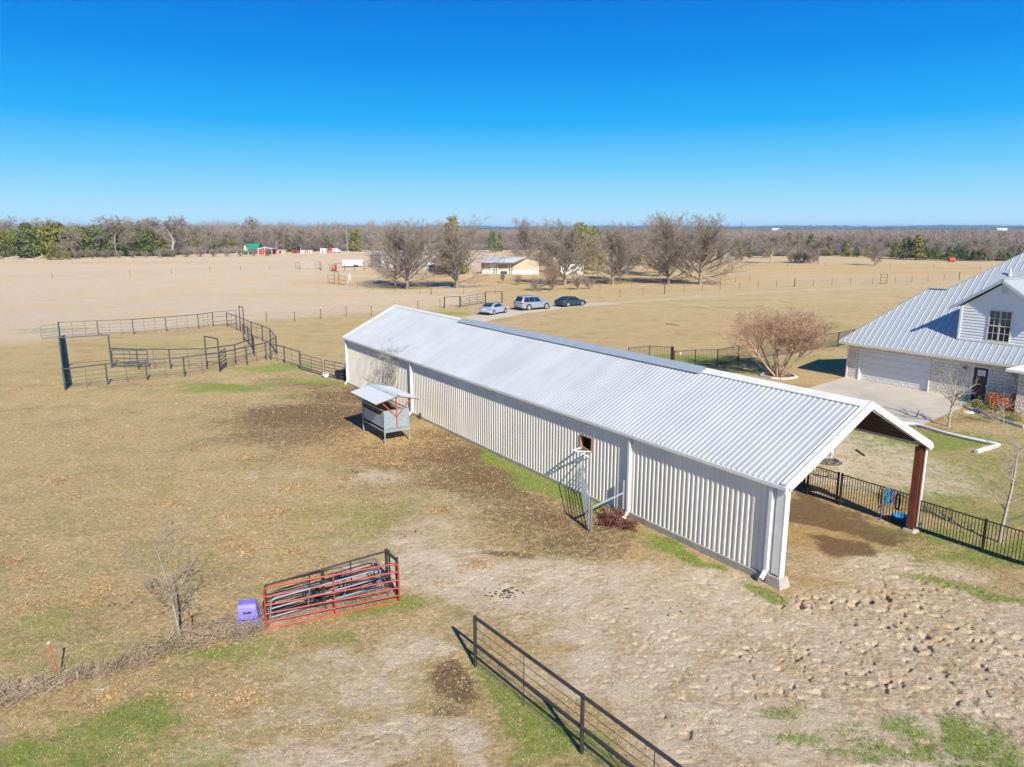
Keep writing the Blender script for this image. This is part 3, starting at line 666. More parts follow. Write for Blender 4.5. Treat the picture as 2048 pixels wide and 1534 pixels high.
# dormer: lap-sided gable
dw = empty('dormer', (0, 0, 0)); dw.parent = house
mb = MB(); z0 = rz(DT) - .02; AP = (9.80, 7.64); zl = 6.0
k = 0; z = z0 + .02
def gx(z_):   # half-width of gable at height z
    return (DX0, DX1) if z_ <= zl else (DX0 + (AP[0] - DX0) * (z_ - zl) / (AP[1] - zl), DX1 - (DX1 - AP[0]) * (z_ - zl) / (AP[1] - zl))
while z < AP[1] - .05:
    z1 = min(z + .19, AP[1] - .02); a, b = gx(z); c, d = gx(z1)
    if b - a > .1: mb.hexa([(a, DT-.045, z),(b, DT-.045, z),(b, DT+.05, z),(a, DT+.05, z),(c, DT-.015, z1),(d, DT-.015, z1),(d, DT+.05, z1),(c, DT+.05, z1)])
    z = z1
mb.build('lap_siding', M['siding'], dw)
mb = MB(); mb.poly([(DX0, DT, z0), (DX0, DT + 4.6, z0 + 2.2), (DX0, DT + 4.6, zl + .1), (DX0, DT, zl)]); mb.poly([(DX1, DT, z0), (DX1, DT + 4.6, z0 + 2.2), (DX1, DT + 4.6, zl + .1), (DX1, DT, zl)][::-1]); mb.build('side_wall', M['siding'], dw)
mb = MB(); mb.box(DX0 - .05, DX0 + .09, DT - .07, DT + .06, z0, zl + .05); mb.box(DX1 - .09, DX1 + .05, DT - .07, DT + .06, z0, zl + .05); mb.box(DX0 - .05, DX1 + .05, DT - .08, DT, z0 - .02, z0 + .10); mb.build('corner_board', M['siding'], dw)
sl_ = (7.87 - 5.93) / (9.76 - 6.78)
mb = MB(); y0, y1 = DT - .42, 5.8
for sg in (-1, 1):
    xe = AP[0] + sg * 2.98; A_ = (xe, y0, 5.9); B_ = (AP[0], y0, 7.87); C_ = (AP[0], y1, 7.87); D_ = (xe, y1, 5.9)
    q = [A_, B_, C_, D_]; mb.poly(q if sg > 0 else q[::-1])
dr = mb.build('dormer_roof', M['tin'], dw)
mb = MB()
for sg in (-1, 1):
    xe = AP[0] + sg * 2.98
    for i in range(12):
        y = y0 + .05 + i * .42
        mb.beam((xe, y, 5.92), (AP[0], y, 7.89), .03, .04)
mb.beam((AP[0], y0, 7.9), (AP[0], y1, 7.9), .2, .04)
mb.build('roof_seam', M['tin'], dr)
mb = MB()
for sg in (-1, 1):
    mb.beam((AP[0] + sg * 2.99, y0 - .02, 5.80), (AP[0], y0 - .02, 7.77), .05, .16)
mb.build('rake_board', M['tin'], dw)
mb = MB()
for sg in (-1, 1):
    xe = AP[0] + sg * 2.95; mb.poly([(xe, y0, 5.86), (AP[0], y0, 7.80), (AP[0], DT, 7.80), (xe, DT, 5.86)])
mb.build('soffit', M['siding'], dw)
wn = empty('window', (0, 0, 0)); wn.parent = house
mb = MB(); fr = DT - .075
for xa, xb in ((9.19, 9.80), (9.86, 10.47)):
    mb.box(xa - .05, xa + .02, fr, DT, 3.95, 5.92); mb.box(xb - .02, xb + .05, fr, DT, 3.95, 5.92)
    mb.box(xa, xb, fr, DT, 5.87, 5.93); mb.box(xa, xb, fr, DT, 3.93, 4.0); mb.box(xa, xb, fr - .01, DT, 4.90, 4.96)
mb.build('window_frame', mat('cream_trim', (.72, .66, .52), .5), wn)
mb = MB()
for xa, xb in ((9.21, 9.78), (9.88, 10.45)): mb.box(xa, xb, DT - .055, DT - .045, 4.0, 5.87)
mb.build('pane', M['glass_dark'], wn)
mb = MB()
for xa in (9.495, 10.165):
    mb.box(xa - .01, xa + .01, DT - .066, DT - .054, 4.0, 5.87)
    for z_ in (5.4, 4.46): mb.box(xa - .28, xa + .28, DT - .068, DT - .056, z_ - .01, z_ + .01)
mb.build('muntin', M['siding'], wn)
mb = MB(); mb.box(9.68, 10.08, DT - .075, DT - .02, 6.98, 7.02); mb.box(9.68, 10.08, DT - .075, DT - .02, 7.41, 7.45); mb.box(9.68, 9.72, DT - .07, DT - .02, 7.02, 7.41); mb.box(10.04, 10.08, DT - .07, DT - .02, 7.02, 7.41)
for i in range(7): mb.hexa([(9.72, DT-.06, 7.03+i*.054),(10.04,DT-.06,7.03+i*.054),(10.04,DT-.02,7.05+i*.054),(9.72,DT-.02,7.05+i*.054),(9.72,DT-.06,7.04+i*.054),(10.04,DT-.06,7.04+i*.054),(10.04,DT-.02,7.06+i*.054),(9.72,DT-.02,7.06+i*.054)])
mb.build('gable_vent', M['siding'], dw)
mb = MB(); c = RPt(8.34, 4.42); mb.tube((c[0], c[1], c[2] - .1), (c[0], c[1], c[2] + .45), .06, 10); mb.tube((c[0], c[1], c[2] - .05), (c[0], c[1], c[2] + .08), .11, 10, .07); mb.build('vent_pipe', M['white'], house)
# porch bump-out eave
mb = MB(); mb.poly([(11.5, -1.75, 2.66), (19, -1.75, 2.66), (19, -.5, 3.2), (12.6, -.5, 3.2)]); mb.box(11.5, 19, -1.78, -1.74, 2.52, 2.67); mb.box(11.45, 11.5, -1.78, -.5, 2.5, 2.68); mb.poly([(11.5, -1.74, 2.53), (11.5, -.1, 2.53), (19, -.1, 2.53), (19, -1.74, 2.53)]); mb.build('porch_eave', M['siding'], house)

# ------------------------------------------------------------------ trees
def tubes_np(segs, sides=3):
    a = np.array(segs, dtype=np.float64)             # x0 y0 z0 x1 y1 z1 r0 r1
    p0 = a[:, 0:3]; p1 = a[:, 3:6]; d = p1 - p0; d /= np.linalg.norm(d, axis=1)[:, None] + 1e-9
    ref = np.where(np.abs(d[:, 2:3]) > .9, np.array([[1., 0, 0]]), np.array([[0, 0, 1.]]))
    u = np.cross(d, ref); u /= np.linalg.norm(u, axis=1)[:, None]; w_ = np.cross(d, u)
    V = []
    for p, r in ((p0, a[:, 6:7]), (p1, a[:, 7:8])):
        for i in range(sides):
            t = 2 * math.pi * i / sides; V.append(p + (u * math.cos(t) + w_ * math.sin(t)) * r)
    V = np.stack(V, 1).reshape(-1, 3); n = len(a); base = np.arange(n)[:, None] * 2 * sides
    F = []
    for i in range(sides):
        j = (i + 1) % sides; F.append(base + np.array([[i, j, sides + j, sides + i]]))
    return V, np.concatenate(F, 0)

def grow(rng, segs, p, d, L, r, lvl, T, depth=0):
    n = T['n'][lvl]; st = L / n; g = rng.gauss; wob = T['wob'][lvl]; up = T['up'][lvl]
    x, y, z = p; dx, dy, dz = d; last = lvl == len(T['n']) - 1
    kids = 0 if last else T['kids'][lvl + 1]; acc = 0.0
    for i in range(n):
        dx += g(0, wob); dy += g(0, wob); dz += g(0, wob) + up
        l = math.sqrt(dx * dx + dy * dy + dz * dz); dx /= l; dy /= l; dz /= l
        x1, y1, z1 = x + dx * st, y + dy * st, z + dz * st
        r0 = r * (1 - (1 - T['tap']) * i / n); r1 = r * (1 - (1 - T['tap']) * (i + 1) / n)
        segs[lvl].append((x, y, z, x1, y1, z1, r0, r1))
        f = (i + 1) / n
        if not last and f >= T['start'][lvl]:
            acc += kids / (n * (1 - T['start'][lvl]) + 1e-6)
            while acc >= 1:
                acc -= 1
                an = R(T['ang'][lvl + 1]) * rng.uniform(.7, 1.25); ph = rng.uniform(0, 6.283)
                # perpendicular frame
                ax, ay, az = (dy, -dx, 0) if abs(dz) < .95 else (1, 0, 0)
                l = math.sqrt(ax * ax + ay * ay + az * az); ax /= l; ay /= l; az /= l
                bx, by, bz = dy * az - dz * ay, dz * ax - dx * az, dx * ay - dy * ax
                c, s = math.cos(ph) * math.sin(an), math.sin(ph) * math.sin(an); ca = math.cos(an)
                nd = (dx * ca + ax * c + bx * s, dy * ca + ay * c + by * s, dz * ca + az * c + bz * s)
                t = rng.random(); q = (x + (x1 - x) * t, y + (y1 - y) * t, z + (z1 - z) * t)
                Lk = L * T['len'][lvl + 1] * (1 - T['fall'] * f)
                if lvl == 0 and 'env' in T:
                    an = R(78 - 55 * f ** 1.1) * rng.uniform(.85, 1.12); ca = math.cos(an); sn = math.sin(an); nd = (math.cos(ph) * sn, math.sin(ph) * sn, ca)
                    Lk = L * T['env'] * math.sqrt(max(.08, 1 - ((f - .38) / .72) ** 2))
                grow(rng, segs, q, nd, Lk * rng.uniform(.78, 1.15), r1 * T['rr'] if lvl else max(r1 * T['rr'], r * .22), lvl + 1, T)
        x, y, z = x1, y1, z1

def bare_tree_parts(seed, T, height, r0, trunkfrac=.2, lean=0.0, sides=4):
    rng = random.Random(seed); segs = [[] for _ in T['n']]
    trunks = T.get('trunks', 1)
    for k in range(trunks):
        a = rng.uniform(0, 6.28) if trunks > 1 else 0
        sp = T.get('spread', 0)
        grow(rng, segs, (0.03 * math.cos(a), 0.03 * math.sin(a), -.1), (lean + sp * math.cos(a + k * 2.4), sp * math.sin(a + k * 2.4), 1), height * T.get('tl', .8), r0, 0, T)
    zmax = max(s[5] for l in segs for s in l); k = height / zmax
    segs = [[(a*k, b*k, c*k, d*k, e*k, f*k, g, h) for (a,b,c,d,e,f,g,h) in l] for l in segs]
    thick = segs[0] + [s for s in (segs[1] if len(segs) > 1 else []) ]
    rm = T.get('rmin', .004)
    thin = [(*s[:6], max(s[6], rm), max(s[7], rm * .8)) for l in segs[2:] for s in l]
    V, F_ = tubes_np(thick, sides + 2); m1 = mesh_np('trunk', V, F_, True)
    m2 = None
    if thin: V, F_ = tubes_np(thin, 3); m2 = mesh_np('crown', V, F_)
    return m1, m2
def tree(name, pt, parts, mats, label, cat='tree', group=None, rz_=0, sc=1.0, z=0.0, sxy=1.0):
    t = empty(name, (pt[0], pt[1], z), rz_, label, cat, group); t.scale = (sc * sxy, sc * sxy, sc)
    for nm, m1, mt in zip(('trunk', 'crown', 'seed_heads'), parts, mats):
        if m1 is None: continue
        if not m1.materials: m1.materials.append(mt)
        o = bpy.data.objects.new(nm, m1); COL.objects.link(o); o.parent = t
    return t
# broad shade tree with ascending limbs
T_SHADE = dict(n=[9, 8, 6, 4, 2], wob=[.04, .06, .08, .1, .12], up=[0, .06, .04, .03, .02], kids=[0, 32, 11, 9, 3], start=[.16, .12, .1, .1], ang=[0, 48, 36, 34, 32], len=[1, .62, .45, .42, .55], fall=.3, rr=.5, tap=.22, tl=.75, rmin=.013, env=.86)
T_OAK = dict(n=[7, 8, 6, 4, 3], wob=[.09, .16, .18, .2, .2], up=[0, .03, .02, .02, .02], kids=[0, 15, 9, 9, 3], start=[.3, .15, .1, .1], ang=[0, 55, 48, 42, 40], len=[1, .75, .5, .42, .6], fall=.3, rr=.5, tap=.3, tl=.7, rmin=.024, env=.72)
shade = [bare_tree_parts(100 + i, T_SHADE, 14, .30, sides=4) for i in range(4)]
oak = [bare_tree_parts(200 + i, T_OAK, 12, .26, sides=3) for i in range(5)]
def minr(me, k): pass
BT = [(814, 578, 430, 'large bare shade tree left of the mobile home, leftmost big one', 0, 1.15),
      (790, 572, 440, 'bare shade tree with thin trunk just behind the leftmost big tree', 1, .9),
      (915, 576, 424, 'large bare shade tree with low dense crown between the white shed and the mobile home', 2, 1.1),
      (1130, 570, 428, 'bare spreading shade tree in front of the small white outbuilding', 3, 1.1),
      (1062, 545, 430, 'bare knotty tree rising behind the mobile home roof', 1, 1.0),
      (1225, 569, 436, 'bare shade tree beside the pale saplings, right of the dark olive cedar', 0, 1.0),
      (1240, 562, 440, 'slim bare shade tree close behind its neighbour, right of the dark olive cedar', 3, .8),
      (1337, 568, 420, 'tall bare shade tree, left one of the joined pair at the grove right end', 2, 1.0),
      (1320, 552, 418, 'tall thick trunked bare tree standing behind the joined pair', 1, 1.0),
      (1400, 569, 420, 'broadest bare shade tree with low forked limb, right end of the grove', 0, 1.25)]
def hpx(bx, by, ty):
    """height of something standing at pixel (bx,by) whose top is at pixel row ty"""
    X, Y = P(bx, by); v = ty - 767; t = Y / (FC * CT - v * ST); return HC - t * (v * CT + FC * ST)
for i, (bx, by, ty, lb, k, wx_) in enumerate(BT):
    h = hpx(bx, by, ty)
    tree('shade_tree', P(bx, by), shade[k], (M['bark'], M['twig_red'] if False else M['twig']), lb, rz_=i * 1.3, sc=h / 14, sxy=wx_ * 1.2)
# small trees and shrubs in the golden yard
T_SHRUB = dict(n=[5, 5, 4, 3], wob=[.08, .1, .12, .12], up=[.02, .03, .02, .02], kids=[0, 8, 6, 4], start=[.2, .2, .2], ang=[0, 32, 32, 30], len=[1, .6, .5, .5], fall=.3, rr=.5, tap=.35, tl=.9, trunks=7, spread=.45, rmin=.012)
shrub = [bare_tree_parts(300 + i, T_SHRUB, 4, .05, sides=3) for i in range(3)]
for bx, by, ty, lb, k, mt, sx_ in ((1077, 582, 548, 'low wide grey shrub left of the tall rusty shrub behind the cars', 0, 'twig', 1.2),
     (1103, 581, 524, 'tall narrow reddish brown shrub behind the dark car', 1, 'twig_red', .8),
     (1155, 579, 545, 'small pale grey shrub with upright twigs, left of two behind the dark car', 2, 'twig', 1.0),
     (1179, 578, 552, 'smallest pale grey shrub, right of two behind the dark car', 0, 'twig', 1.0),
     (1006, 566, 540, 'spindly young tree in front of the mobile home end wall', 2, 'twig', .7), (1036, 570, 545, 'spindly young tree between mobile home and the rusty shrub', 1, 'twig', .7), (1750, 531, 480, 'lone bare rounded tree standing out in the right hand field', 1, 'twig', .8)):
    p_ = [m.copy() if m else None for m in shrub[k]]; h = hpx(bx, by, ty)
    tree('bare_shrub' if ty > 500 else 'bare_tree', P(bx, by), p_ if ty > 500 else shade[2], (M['bark'], M[mt]), lb, 'shrub' if ty > 500 else 'tree', rz_=k, sc=h / (4 if ty > 500 else 14), sxy=sx_ if ty > 500 else 1.15)

# cedars
def cedar_parts(seed, h, wd, dens=2600, conic=.6, leaf=.28):
    rng = np.random.default_rng(seed)
    ncl = 70; z = rng.uniform(.04, 1, ncl) ** .85
    prof = (1 - z) ** conic * np.minimum(1, z * 5 + .35)
    a = rng.uniform(0, 6.28, ncl); rr = prof * rng.uniform(.35, 1.0, ncl) ** .5 * wd * .5
    C = np.stack([np.cos(a) * rr, np.sin(a) * rr, z * h], 1); cr = (.10 + .16 * (1 - z)) * wd * rng.uniform(.7, 1.3, ncl)
    k = dens // ncl
    D = rng.normal(size=(ncl, k, 3)); D /= np.linalg.norm(D, axis=2)[:, :, None]
    Pp = C[:, None, :] + D * (cr[:, None, None] * rng.uniform(.55, 1.05, (ncl, k, 1))) * np.array([1, 1, .8])
    Pp = Pp.reshape(-1, 3); Dn = D.reshape(-1, 3) + rng.normal(size=(ncl * k, 3)) * .5
    Dn /= np.linalg.norm(Dn, axis=1)[:, None]
    u = np.cross(Dn, rng.normal(size=Dn.shape)); u /= np.linalg.norm(u, axis=1)[:, None]; v = np.cross(Dn, u)
    s = leaf * rng.uniform(.5, 1.2, (len(Pp), 1)) * h / 8
    V = np.stack([Pp - u * s, Pp + v * s * .6, Pp + u * s, Pp - v * s * .6], 1).reshape(-1, 3)
    # dark inner mass so the crown is not see-through at its heart
    F_ = np.arange(len(V)).reshape(-1, 4)
    m2 = mesh_np('crown', V, F_)
    T, FF = tubes_np([(0, 0, -.1, 0, 0, h * .8, .16, .04)], 6)
    return mesh_np('trunk', T, FF, True), m2
ced = [cedar_parts(400, 8, 5.0, conic=.75), cedar_parts(401, 8, 6.0, conic=.5), cedar_parts(402, 8, 3.4, conic=.7), cedar_parts(403, 8, 7.0, conic=.45, dens=3200)]
ced2 = [tuple(m.copy() for m in c) for c in ced]
CD = [(715,503,458,0,1.0,'c','lone conical cedar right of the red truck at the far field edge'),(655,503,472,2,1.1,'d','small pointed cedar left of the red truck at the far field edge'),
      (108,520,482,1,1.0,'c','golden green conical cedar at the near edge of the left treeline beside the brush pile'),(135,519,497,1,1.0,'c','low bushy cedar hugging the golden green conical cedar'),
      (985,505,464,1,.8,'d','dark cedar behind the mobile home, left one'),(1000,503,466,2,1.0,'d','narrow dark cedar behind the mobile home, right one'),
      (1160,548,448,3,.85,'c','tall olive green cedar behind the spreading shade tree'),(1185,540,456,1,.8,'c','olive green cedar just right of the tallest one'),(1265,530,482,1,1,'d','dark cedar half hidden behind the grove trunks'),
      (1478,520,482,2,1.0,'c','narrow pointed cedar, first right of the shade grove'),(1498,517,486,2,.9,'d','narrow pointed cedar, second right of the shade grove'),(1530,516,480,1,.8,'c','olive cedar behind the small bare field tree'),
      (1575,508,466,2,1.2,'d','tall dark pointed cedar at the gap in the right treeline'),(1597,508,470,1,1.0,'c','round topped cedar beside the tall dark pointed one'),(1620,513,470,1,.9,'d','dark leaning cedar above the bare thicket'),
      (1655,512,474,0,1.2,'c','olive cedar in the middle of the right treeline'),(1690,513,482,0,1,'c','conical cedar in the right treeline left of the lone field tree'),(1712,514,492,1,.9,'d','small round cedar left of the lone field tree'),(1735,515,488,1,.9,'c','small cedar just behind the lone field tree'),
      (1790,517,484,1,1,'c','cedar just right of the lone field tree'),(1812,519,476,1,1.1,'d','darkest broad cedar in the right treeline'),(1832,520,470,2,1.5,'c','tallest bright cedar in the right treeline'),(1400,520,500,3,1,'d','low dark cedar at the right edge of the grove'),(1440,519,497,3,.8,'c','low cedar bush near the grove right edge'),(875,470,428,2,1.4,'c','cedar crown rising behind the second big shade tree')]
for i, (bx, by, ty, k, sx_, c_, lb) in enumerate(CD):
    h = hpx(bx, by, ty) if by > 480 else 13.5
    pt = P(bx, by) if by > 480 else P(905, 548)
    tree('cedar_tree', pt, (ced if c_ == 'c' else ced2)[k], (M['bark'], M['cedar'] if c_ == 'c' else M['cedar2']), lb, rz_=i * 1.7, sc=h / 8, sxy=sx_)

# treelines: individuals along the field edges
rng = random.Random(5)
def edge_trees(pts, n, tops, grp, lab, kinds, name='bare_tree', depth=18, pals=None):
    for i in range(n):
        f = (i + rng.random() * .8) / n * (len(pts) - 1); k = int(min(f, len(pts) - 2)); t = f - k
        bx = pts[k][0] + (pts[k + 1][0] - pts[k][0]) * t; by = pts[k][1] + (pts[k + 1][1] - pts[k][1]) * t
        X, Y = P(bx, by); s = 1 + rng.random() * depth / Y; X *= s; Y *= s
        h = rng.uniform(*tops); j = rng.choice(kinds)
        if name == 'cedar_tree': tree(name, (X, Y), (ced if j < 4 else ced2)[j % 4], (M['bark'], M['cedar'] if j < 4 else M['cedar2']), lab, 'tree', grp, rng.uniform(0, 6), h / 8, 0, rng.uniform(.8, 1.3))
        else: tree(name, (X, Y), oak[j], (M['bark_pale'], M['twig']), lab, 'tree', grp, rng.uniform(0, 6), h / 12, 0, rng.uniform(.9, 1.3))
LT = [(-40, 519), (100, 516), (330, 511), (480, 508), (730, 503)]
LM = [(0, 'above the bleached log pile'), (75, 'between log pile and golden cedar'), (125, 'behind the golden green cedar'), (190, 'right of the golden green cedar'), (250, 'under the long reaching limb'), (300, 'above the dark low shed'), (345, 'round the pale double trunk')]
MM = [(350, 'right of the dark low shed'), (400, 'above the pale upright posts'), (455, 'left of the green roofed house'), (510, 'right behind the green roofed house'), (550, 'behind the red carport'), (600, 'behind the row of trailers'), (650, 'left of the red truck'), (700, 'near the lone conical cedar'), (740, 'just left of the shade grove')]
GM = [(740, 'behind the leftmost shade tree'), (850, 'behind the utility poles'), (950, 'behind the mobile home roof'), (1050, 'behind the knotty tree'), (1150, 'behind the olive cedars'), (1250, 'behind the slim shade tree'), (1350, 'behind the joined pair of shade trees'), (1440, 'right end of the shade grove')]
RM = [(1470, 'just right of the shade grove'), (1540, 'beside the short trunked field tree'), (1600, 'behind the roadside thicket'), (1660, 'right of the roadside thicket'), (1750, 'behind the lone field tree'), (1820, 'behind the darkest broad cedar'), (1900, 'above the small red tank'), (1970, 'above the house roof ridge'), (2040, 'at the right photo edge')]
def edge(pts, n, tops, grp, what, marks, kinds, name='bare_tree', depth=18):
    for i in range(n):
        f = (i + rng.random() * .8) / n * (len(pts) - 1); k = int(min(f, len(pts) - 2)); t = f - k
        bx = pts[k][0] + (pts[k + 1][0] - pts[k][0]) * t; by = pts[k][1] + (pts[k + 1][1] - pts[k][1]) * t
        X, Y = P(bx, by); s = 1 + rng.random() * depth / Y; X *= s; Y *= s
        u = rng.random(); h = tops[0] + (tops[1] - tops[0]) * u; j = rng.choice(kinds)
        m = min(marks, key=lambda q: abs(q[0] - bx))[1]
        lb = ('tall ' if u > .66 else 'low ' if u < .33 else 'middling ') + what + ' ' + m
        if name == 'cedar_tree': tree(name, (X, Y), (ced if j < 4 else ced2)[j % 4], (M['bark'], M['cedar'] if j < 4 else M['cedar2']), lb, 'tree', grp, rng.uniform(0, 6), h / 8, 0, rng.uniform(.8, 1.3))
        else: tree(name, (X, Y), oak[j], (M['bark_pale'] if rng.random() < .4 else M['bark'], M['twig']), lb, 'tree', grp, rng.uniform(0, 6), h / 12, 0, rng.uniform(.9, 1.3))
AK = [0, 1, 2, 3, 4]
edge([(-60, 516), (320, 510)], 28, (11, 17), 'bare trees along the left treeline', 'bare grey tree', LM, AK, 'bare_tree', 45)
edge([(-60, 519), (330, 512)], 36, (7, 13), 'cedars along the left treeline', 'green cedar', LM, [0, 1, 3, 4, 5, 7, 1], 'cedar_tree', 14)
edge([(320, 510), (740, 502)], 30, (8, 13.5), 'bare trees behind the green roofed house', 'bare grey brown tree', MM, AK, 'bare_tree', 50)
edge([(350, 508), (720, 502)], 11, (5, 9), 'cedars behind the green roofed house', 'dark cedar', MM, [0, 1, 4, 5], 'cedar_tree', 30)
edge([(740, 502), (1460, 500)], 34, (8, 11.5), 'bare trees behind the shade grove', 'bare wood tree', GM, AK, 'bare_tree', 60)
edge([(1460, 515), (1700, 512), (2060, 524)], 36, (6.5, 9.8), 'bare trees along the right treeline', 'bare grey tree', RM, AK, 'bare_tree', 40)
edge([(1850, 521), (2060, 525)], 12, (3.5, 5.5), 'cedars along the right treeline', 'dark cedar', RM, [4, 5, 7], 'cedar_tree', 10)
for bx, by, ty, k, lb, sx_ in ((345, 512, 425, 0, 'tallest wide bare tree of the left treeline with pale double trunk', 1.5), (235, 514, 428, 2, 'tall bare tree in the left treeline with reaching low limb', 1.3), (500, 500, 430, 3, 'wide bare treetop rising above the green roofed house', 1.2), (1541, 527, 464, 4, 'bare tree with short trunk in front of the cedars, right of the shade grove', 1.2), (1637, 528, 470, 1, 'bare tree at the end of the roadside thicket in the right hand field', 1.2), (150, 517, 452, 1, 'pale forked bare tree beside the golden green cedar', 1.1), (425, 508, 448, 2, 'pale dead branching tree left of the green roofed house', .8), (1970, 523, 470, 3, 'pale trunked bare tree above the farmhouse roof ridge', 1.2)):
    h = hpx(bx, by, ty); tree('bare_tree', P(bx, by), oak[k], (M['bark_pale'], M['twig']), lb, rz_=k * 2.0, sc=h / 12, sxy=sx_)
for i in range(9):
    bx = 1585 + i * 6; tree('bare_shrub', P(bx, 526 - (i % 3)), shrub[i % 3], (M['bark'], M['twig']), 'bare thicket shrub beside the bare roadside tree in the right hand field', 'shrub', 'thicket shrubs in the right hand field', i, hpx(bx, 526, 492) / 4 * (.7 + .3 * (i % 2)))
for i in range(16):
    bx = 130 + i * 27; tree('bare_shrub', P(bx, 518 - i * .42), shrub[i % 3], (M['bark'], M['twig_red']), 'low brown brush clump along the foot of the left treeline', 'shrub', 'brush along the left treeline', i, rng.uniform(.7, 1.1), 0, 1.4)

# the wood beyond: uncountable
rg = np.random.default_rng(9)
V_, F_l = [], []
EDGE = [P(*q) for q in ((-700, 526), (-100, 521), (0, 519), (330, 511), (480, 508), (740, 502), (1455, 500), (1465, 515), (1700, 512), (1850, 520), (2060, 525), (2700, 535))]
EA = [math.atan2(p[0], p[1]) for p in EDGE]; ER = [math.hypot(*p) for p in EDGE]
def wood(n, a0, a1, r0, r1, hmin, hmax, leafs, size, name, mtl):
    th = np.radians(rg.uniform(a0, a1, n)); e0 = np.interp(th, EA, ER); rr = (e0 + r0) * ((e0 + r1) / (e0 + r0)) ** rg.uniform(0, 1, n)
    cx, cy = np.sin(th) * rr, np.cos(th) * rr; hh_ = rg.uniform(hmin, hmax, n) * (.88 + .24 * vn(cx, cy, 60, 7)); cw = rg.uniform(4, 7, n)
    u = rg.normal(size=(n, leafs, 3)); u[:, :, 2] = np.abs(u[:, :, 2]) * 1.0; u /= np.linalg.norm(u, axis=2)[:, :, None]
    q = rg.uniform(.45, 1, (n, leafs, 1)) ** .6
    c = np.stack([cx, cy, hh_ * .42], 1)[:, None, :]; pos = c + u * q * np.stack([cw, cw, hh_ * .58], 1)[:, None, :]
    d = u + rg.normal(size=u.shape) * .5 + np.array([0, 0, .4]); d /= np.linalg.norm(d, axis=2)[:, :, None]
    s = np.cross(d, rg.normal(size=d.shape)); s /= np.linalg.norm(s, axis=2)[:, :, None]
    L2 = size * rg.uniform(.6, 1.4, (n, leafs, 1)); W2 = .045 * (rr / 300)[:, None, None] ** .6
    V = np.stack([pos - s * W2, pos + s * W2, pos + d * L2 + s * W2 * .3, pos + d * L2 - s * W2 * .3], 2).reshape(-1, 3)
    # trunks
    tr = [(x, y, 0, x + rg.normal() * .8, y, h * .6, .12, .06) for x, y, h in zip(cx[::4], cy[::4], hh_[::4])]
    TV, TF = tubes_np(tr, 4)
    Fq = np.arange(len(V)).reshape(-1, 4)
    me = mesh_np(name, np.concatenate([V, TV]), np.concatenate([Fq, TF + len(V)])); o = newobj(name, me, mtl); tag(o, kind='stuff'); return o
M['wood_far'] = mat('winter_wood', (.27, .215, .175), .95, 0, .2, .02, (.20, .165, .14), coord='Object')
o = wood(2300, -40, 40, 26, 900, 7.0, 10.3, 240, 1.6, 'distant_wood', M['wood_far']); o['label'] = 'grey brown winter wood spreading behind the fields'
o = wood(420, -40, -4, 30, 170, 9, 14.5, 300, 1.6, 'distant_wood', M['wood_far']); o['label'] = 'bare winter wood filling in behind the left treeline'
o = wood(420, -40, 40, 8, 34, 1.5, 3.6, 130, 1.0, 'undergrowth', M['wood_far']); o['label'] = 'brown brush under the trees at the edge of the wood'
# floor of the wood: leaf litter, keeps it from showing bright grass
mb = MB(); mb.poly([(math.sin(a_) * (r_ + 14), math.cos(a_) * (r_ + 14), .3) for a_, r_ in zip(EA, ER)][::-1] + [(-900, 1300, .3), (1000, 1300, .3)])
tag(mb.build('woodland_floor', mat('leaf_litter', (.13, .10, .075), .95, 0, .2, .05)), kind='structure')
# far horizon ridges
M['hill_green'] = mat('far_tree_belt', (.05, .075, .045), .95, 0, .3, .01, (.03, .05, .035))
M['hill_tan'] = mat('far_fields', (.32, .25, .17), .95, 0, .2, .003, (.13, .12, .08))
def ridge(name, r, h, mtl, seed, a0=-60, a1=60, dpt=400, rough=5, n=900):
    th = np.radians(np.linspace(a0, a1, n)); x, y = np.sin(th) * r, np.cos(th) * r
    top = h * (.55 + .45 * vn(th * 20, th * 0, 1, seed)) + rough * vn(th * 900, th * 0, 1, seed + 1) * vn(th * 60, th * 0, 1, seed + 2)
    top *= np.clip((th - th[0]) * 12, .3, 1)
    V = np.concatenate([np.stack([x, y, x * 0 - 1], 1), np.stack([x * 1.01, y * 1.01, top], 1), np.stack([x * (1 + dpt / r), y * (1 + dpt / r), x * 0 - 1], 1)])
    i = np.arange(n - 1); F_ = np.concatenate([np.stack([i, i + 1, n + i + 1, n + i], 1), np.stack([n + i, n + i + 1, 2 * n + i + 1, 2 * n + i], 1)])
    tag(newobj(name, mesh_np(name, V, F_), mtl), kind='structure')
ridge('hills', 2200, 7, M['hill_tan'], 31, 8, 60, 700, 1)
ridge('hills', 3000, 15, M['hill_green'], 33, -60, 60, 600, 7)
ridge('hills', 5200, 34, M['hill_green'], 37, -60, 60, 900, 9)
for px, sx_, d_, lb in ((1530, 14, 2700, 'tiny long white building on the horizon right of the shade grove'), (1964, 16, 2300, 'tiny long white roofed barn on the horizon above the farmhouse')):
    u = (px - 1024) / FC; x, y = u * d_, d_ * CT
    t = empty('distant_building', (x, y, 5), 0, lb, 'building')
    mb = MB(); mb.box(-sx_, sx_, 0, 14, -9, 4.5); mb.build('wall', M['white'], t)
    mb = MB(); mb.poly([(-sx_, -1, 4.5), (sx_, -1, 4.5), (sx_, 7, 7.5), (-sx_, 7, 7.5)]); mb.poly([(-sx_, 15, 4.5), (sx_, 15, 4.5), (sx_, 7, 7.5), (-sx_, 7, 7.5)][::-1]); mb.build('roof', M['white'], t)

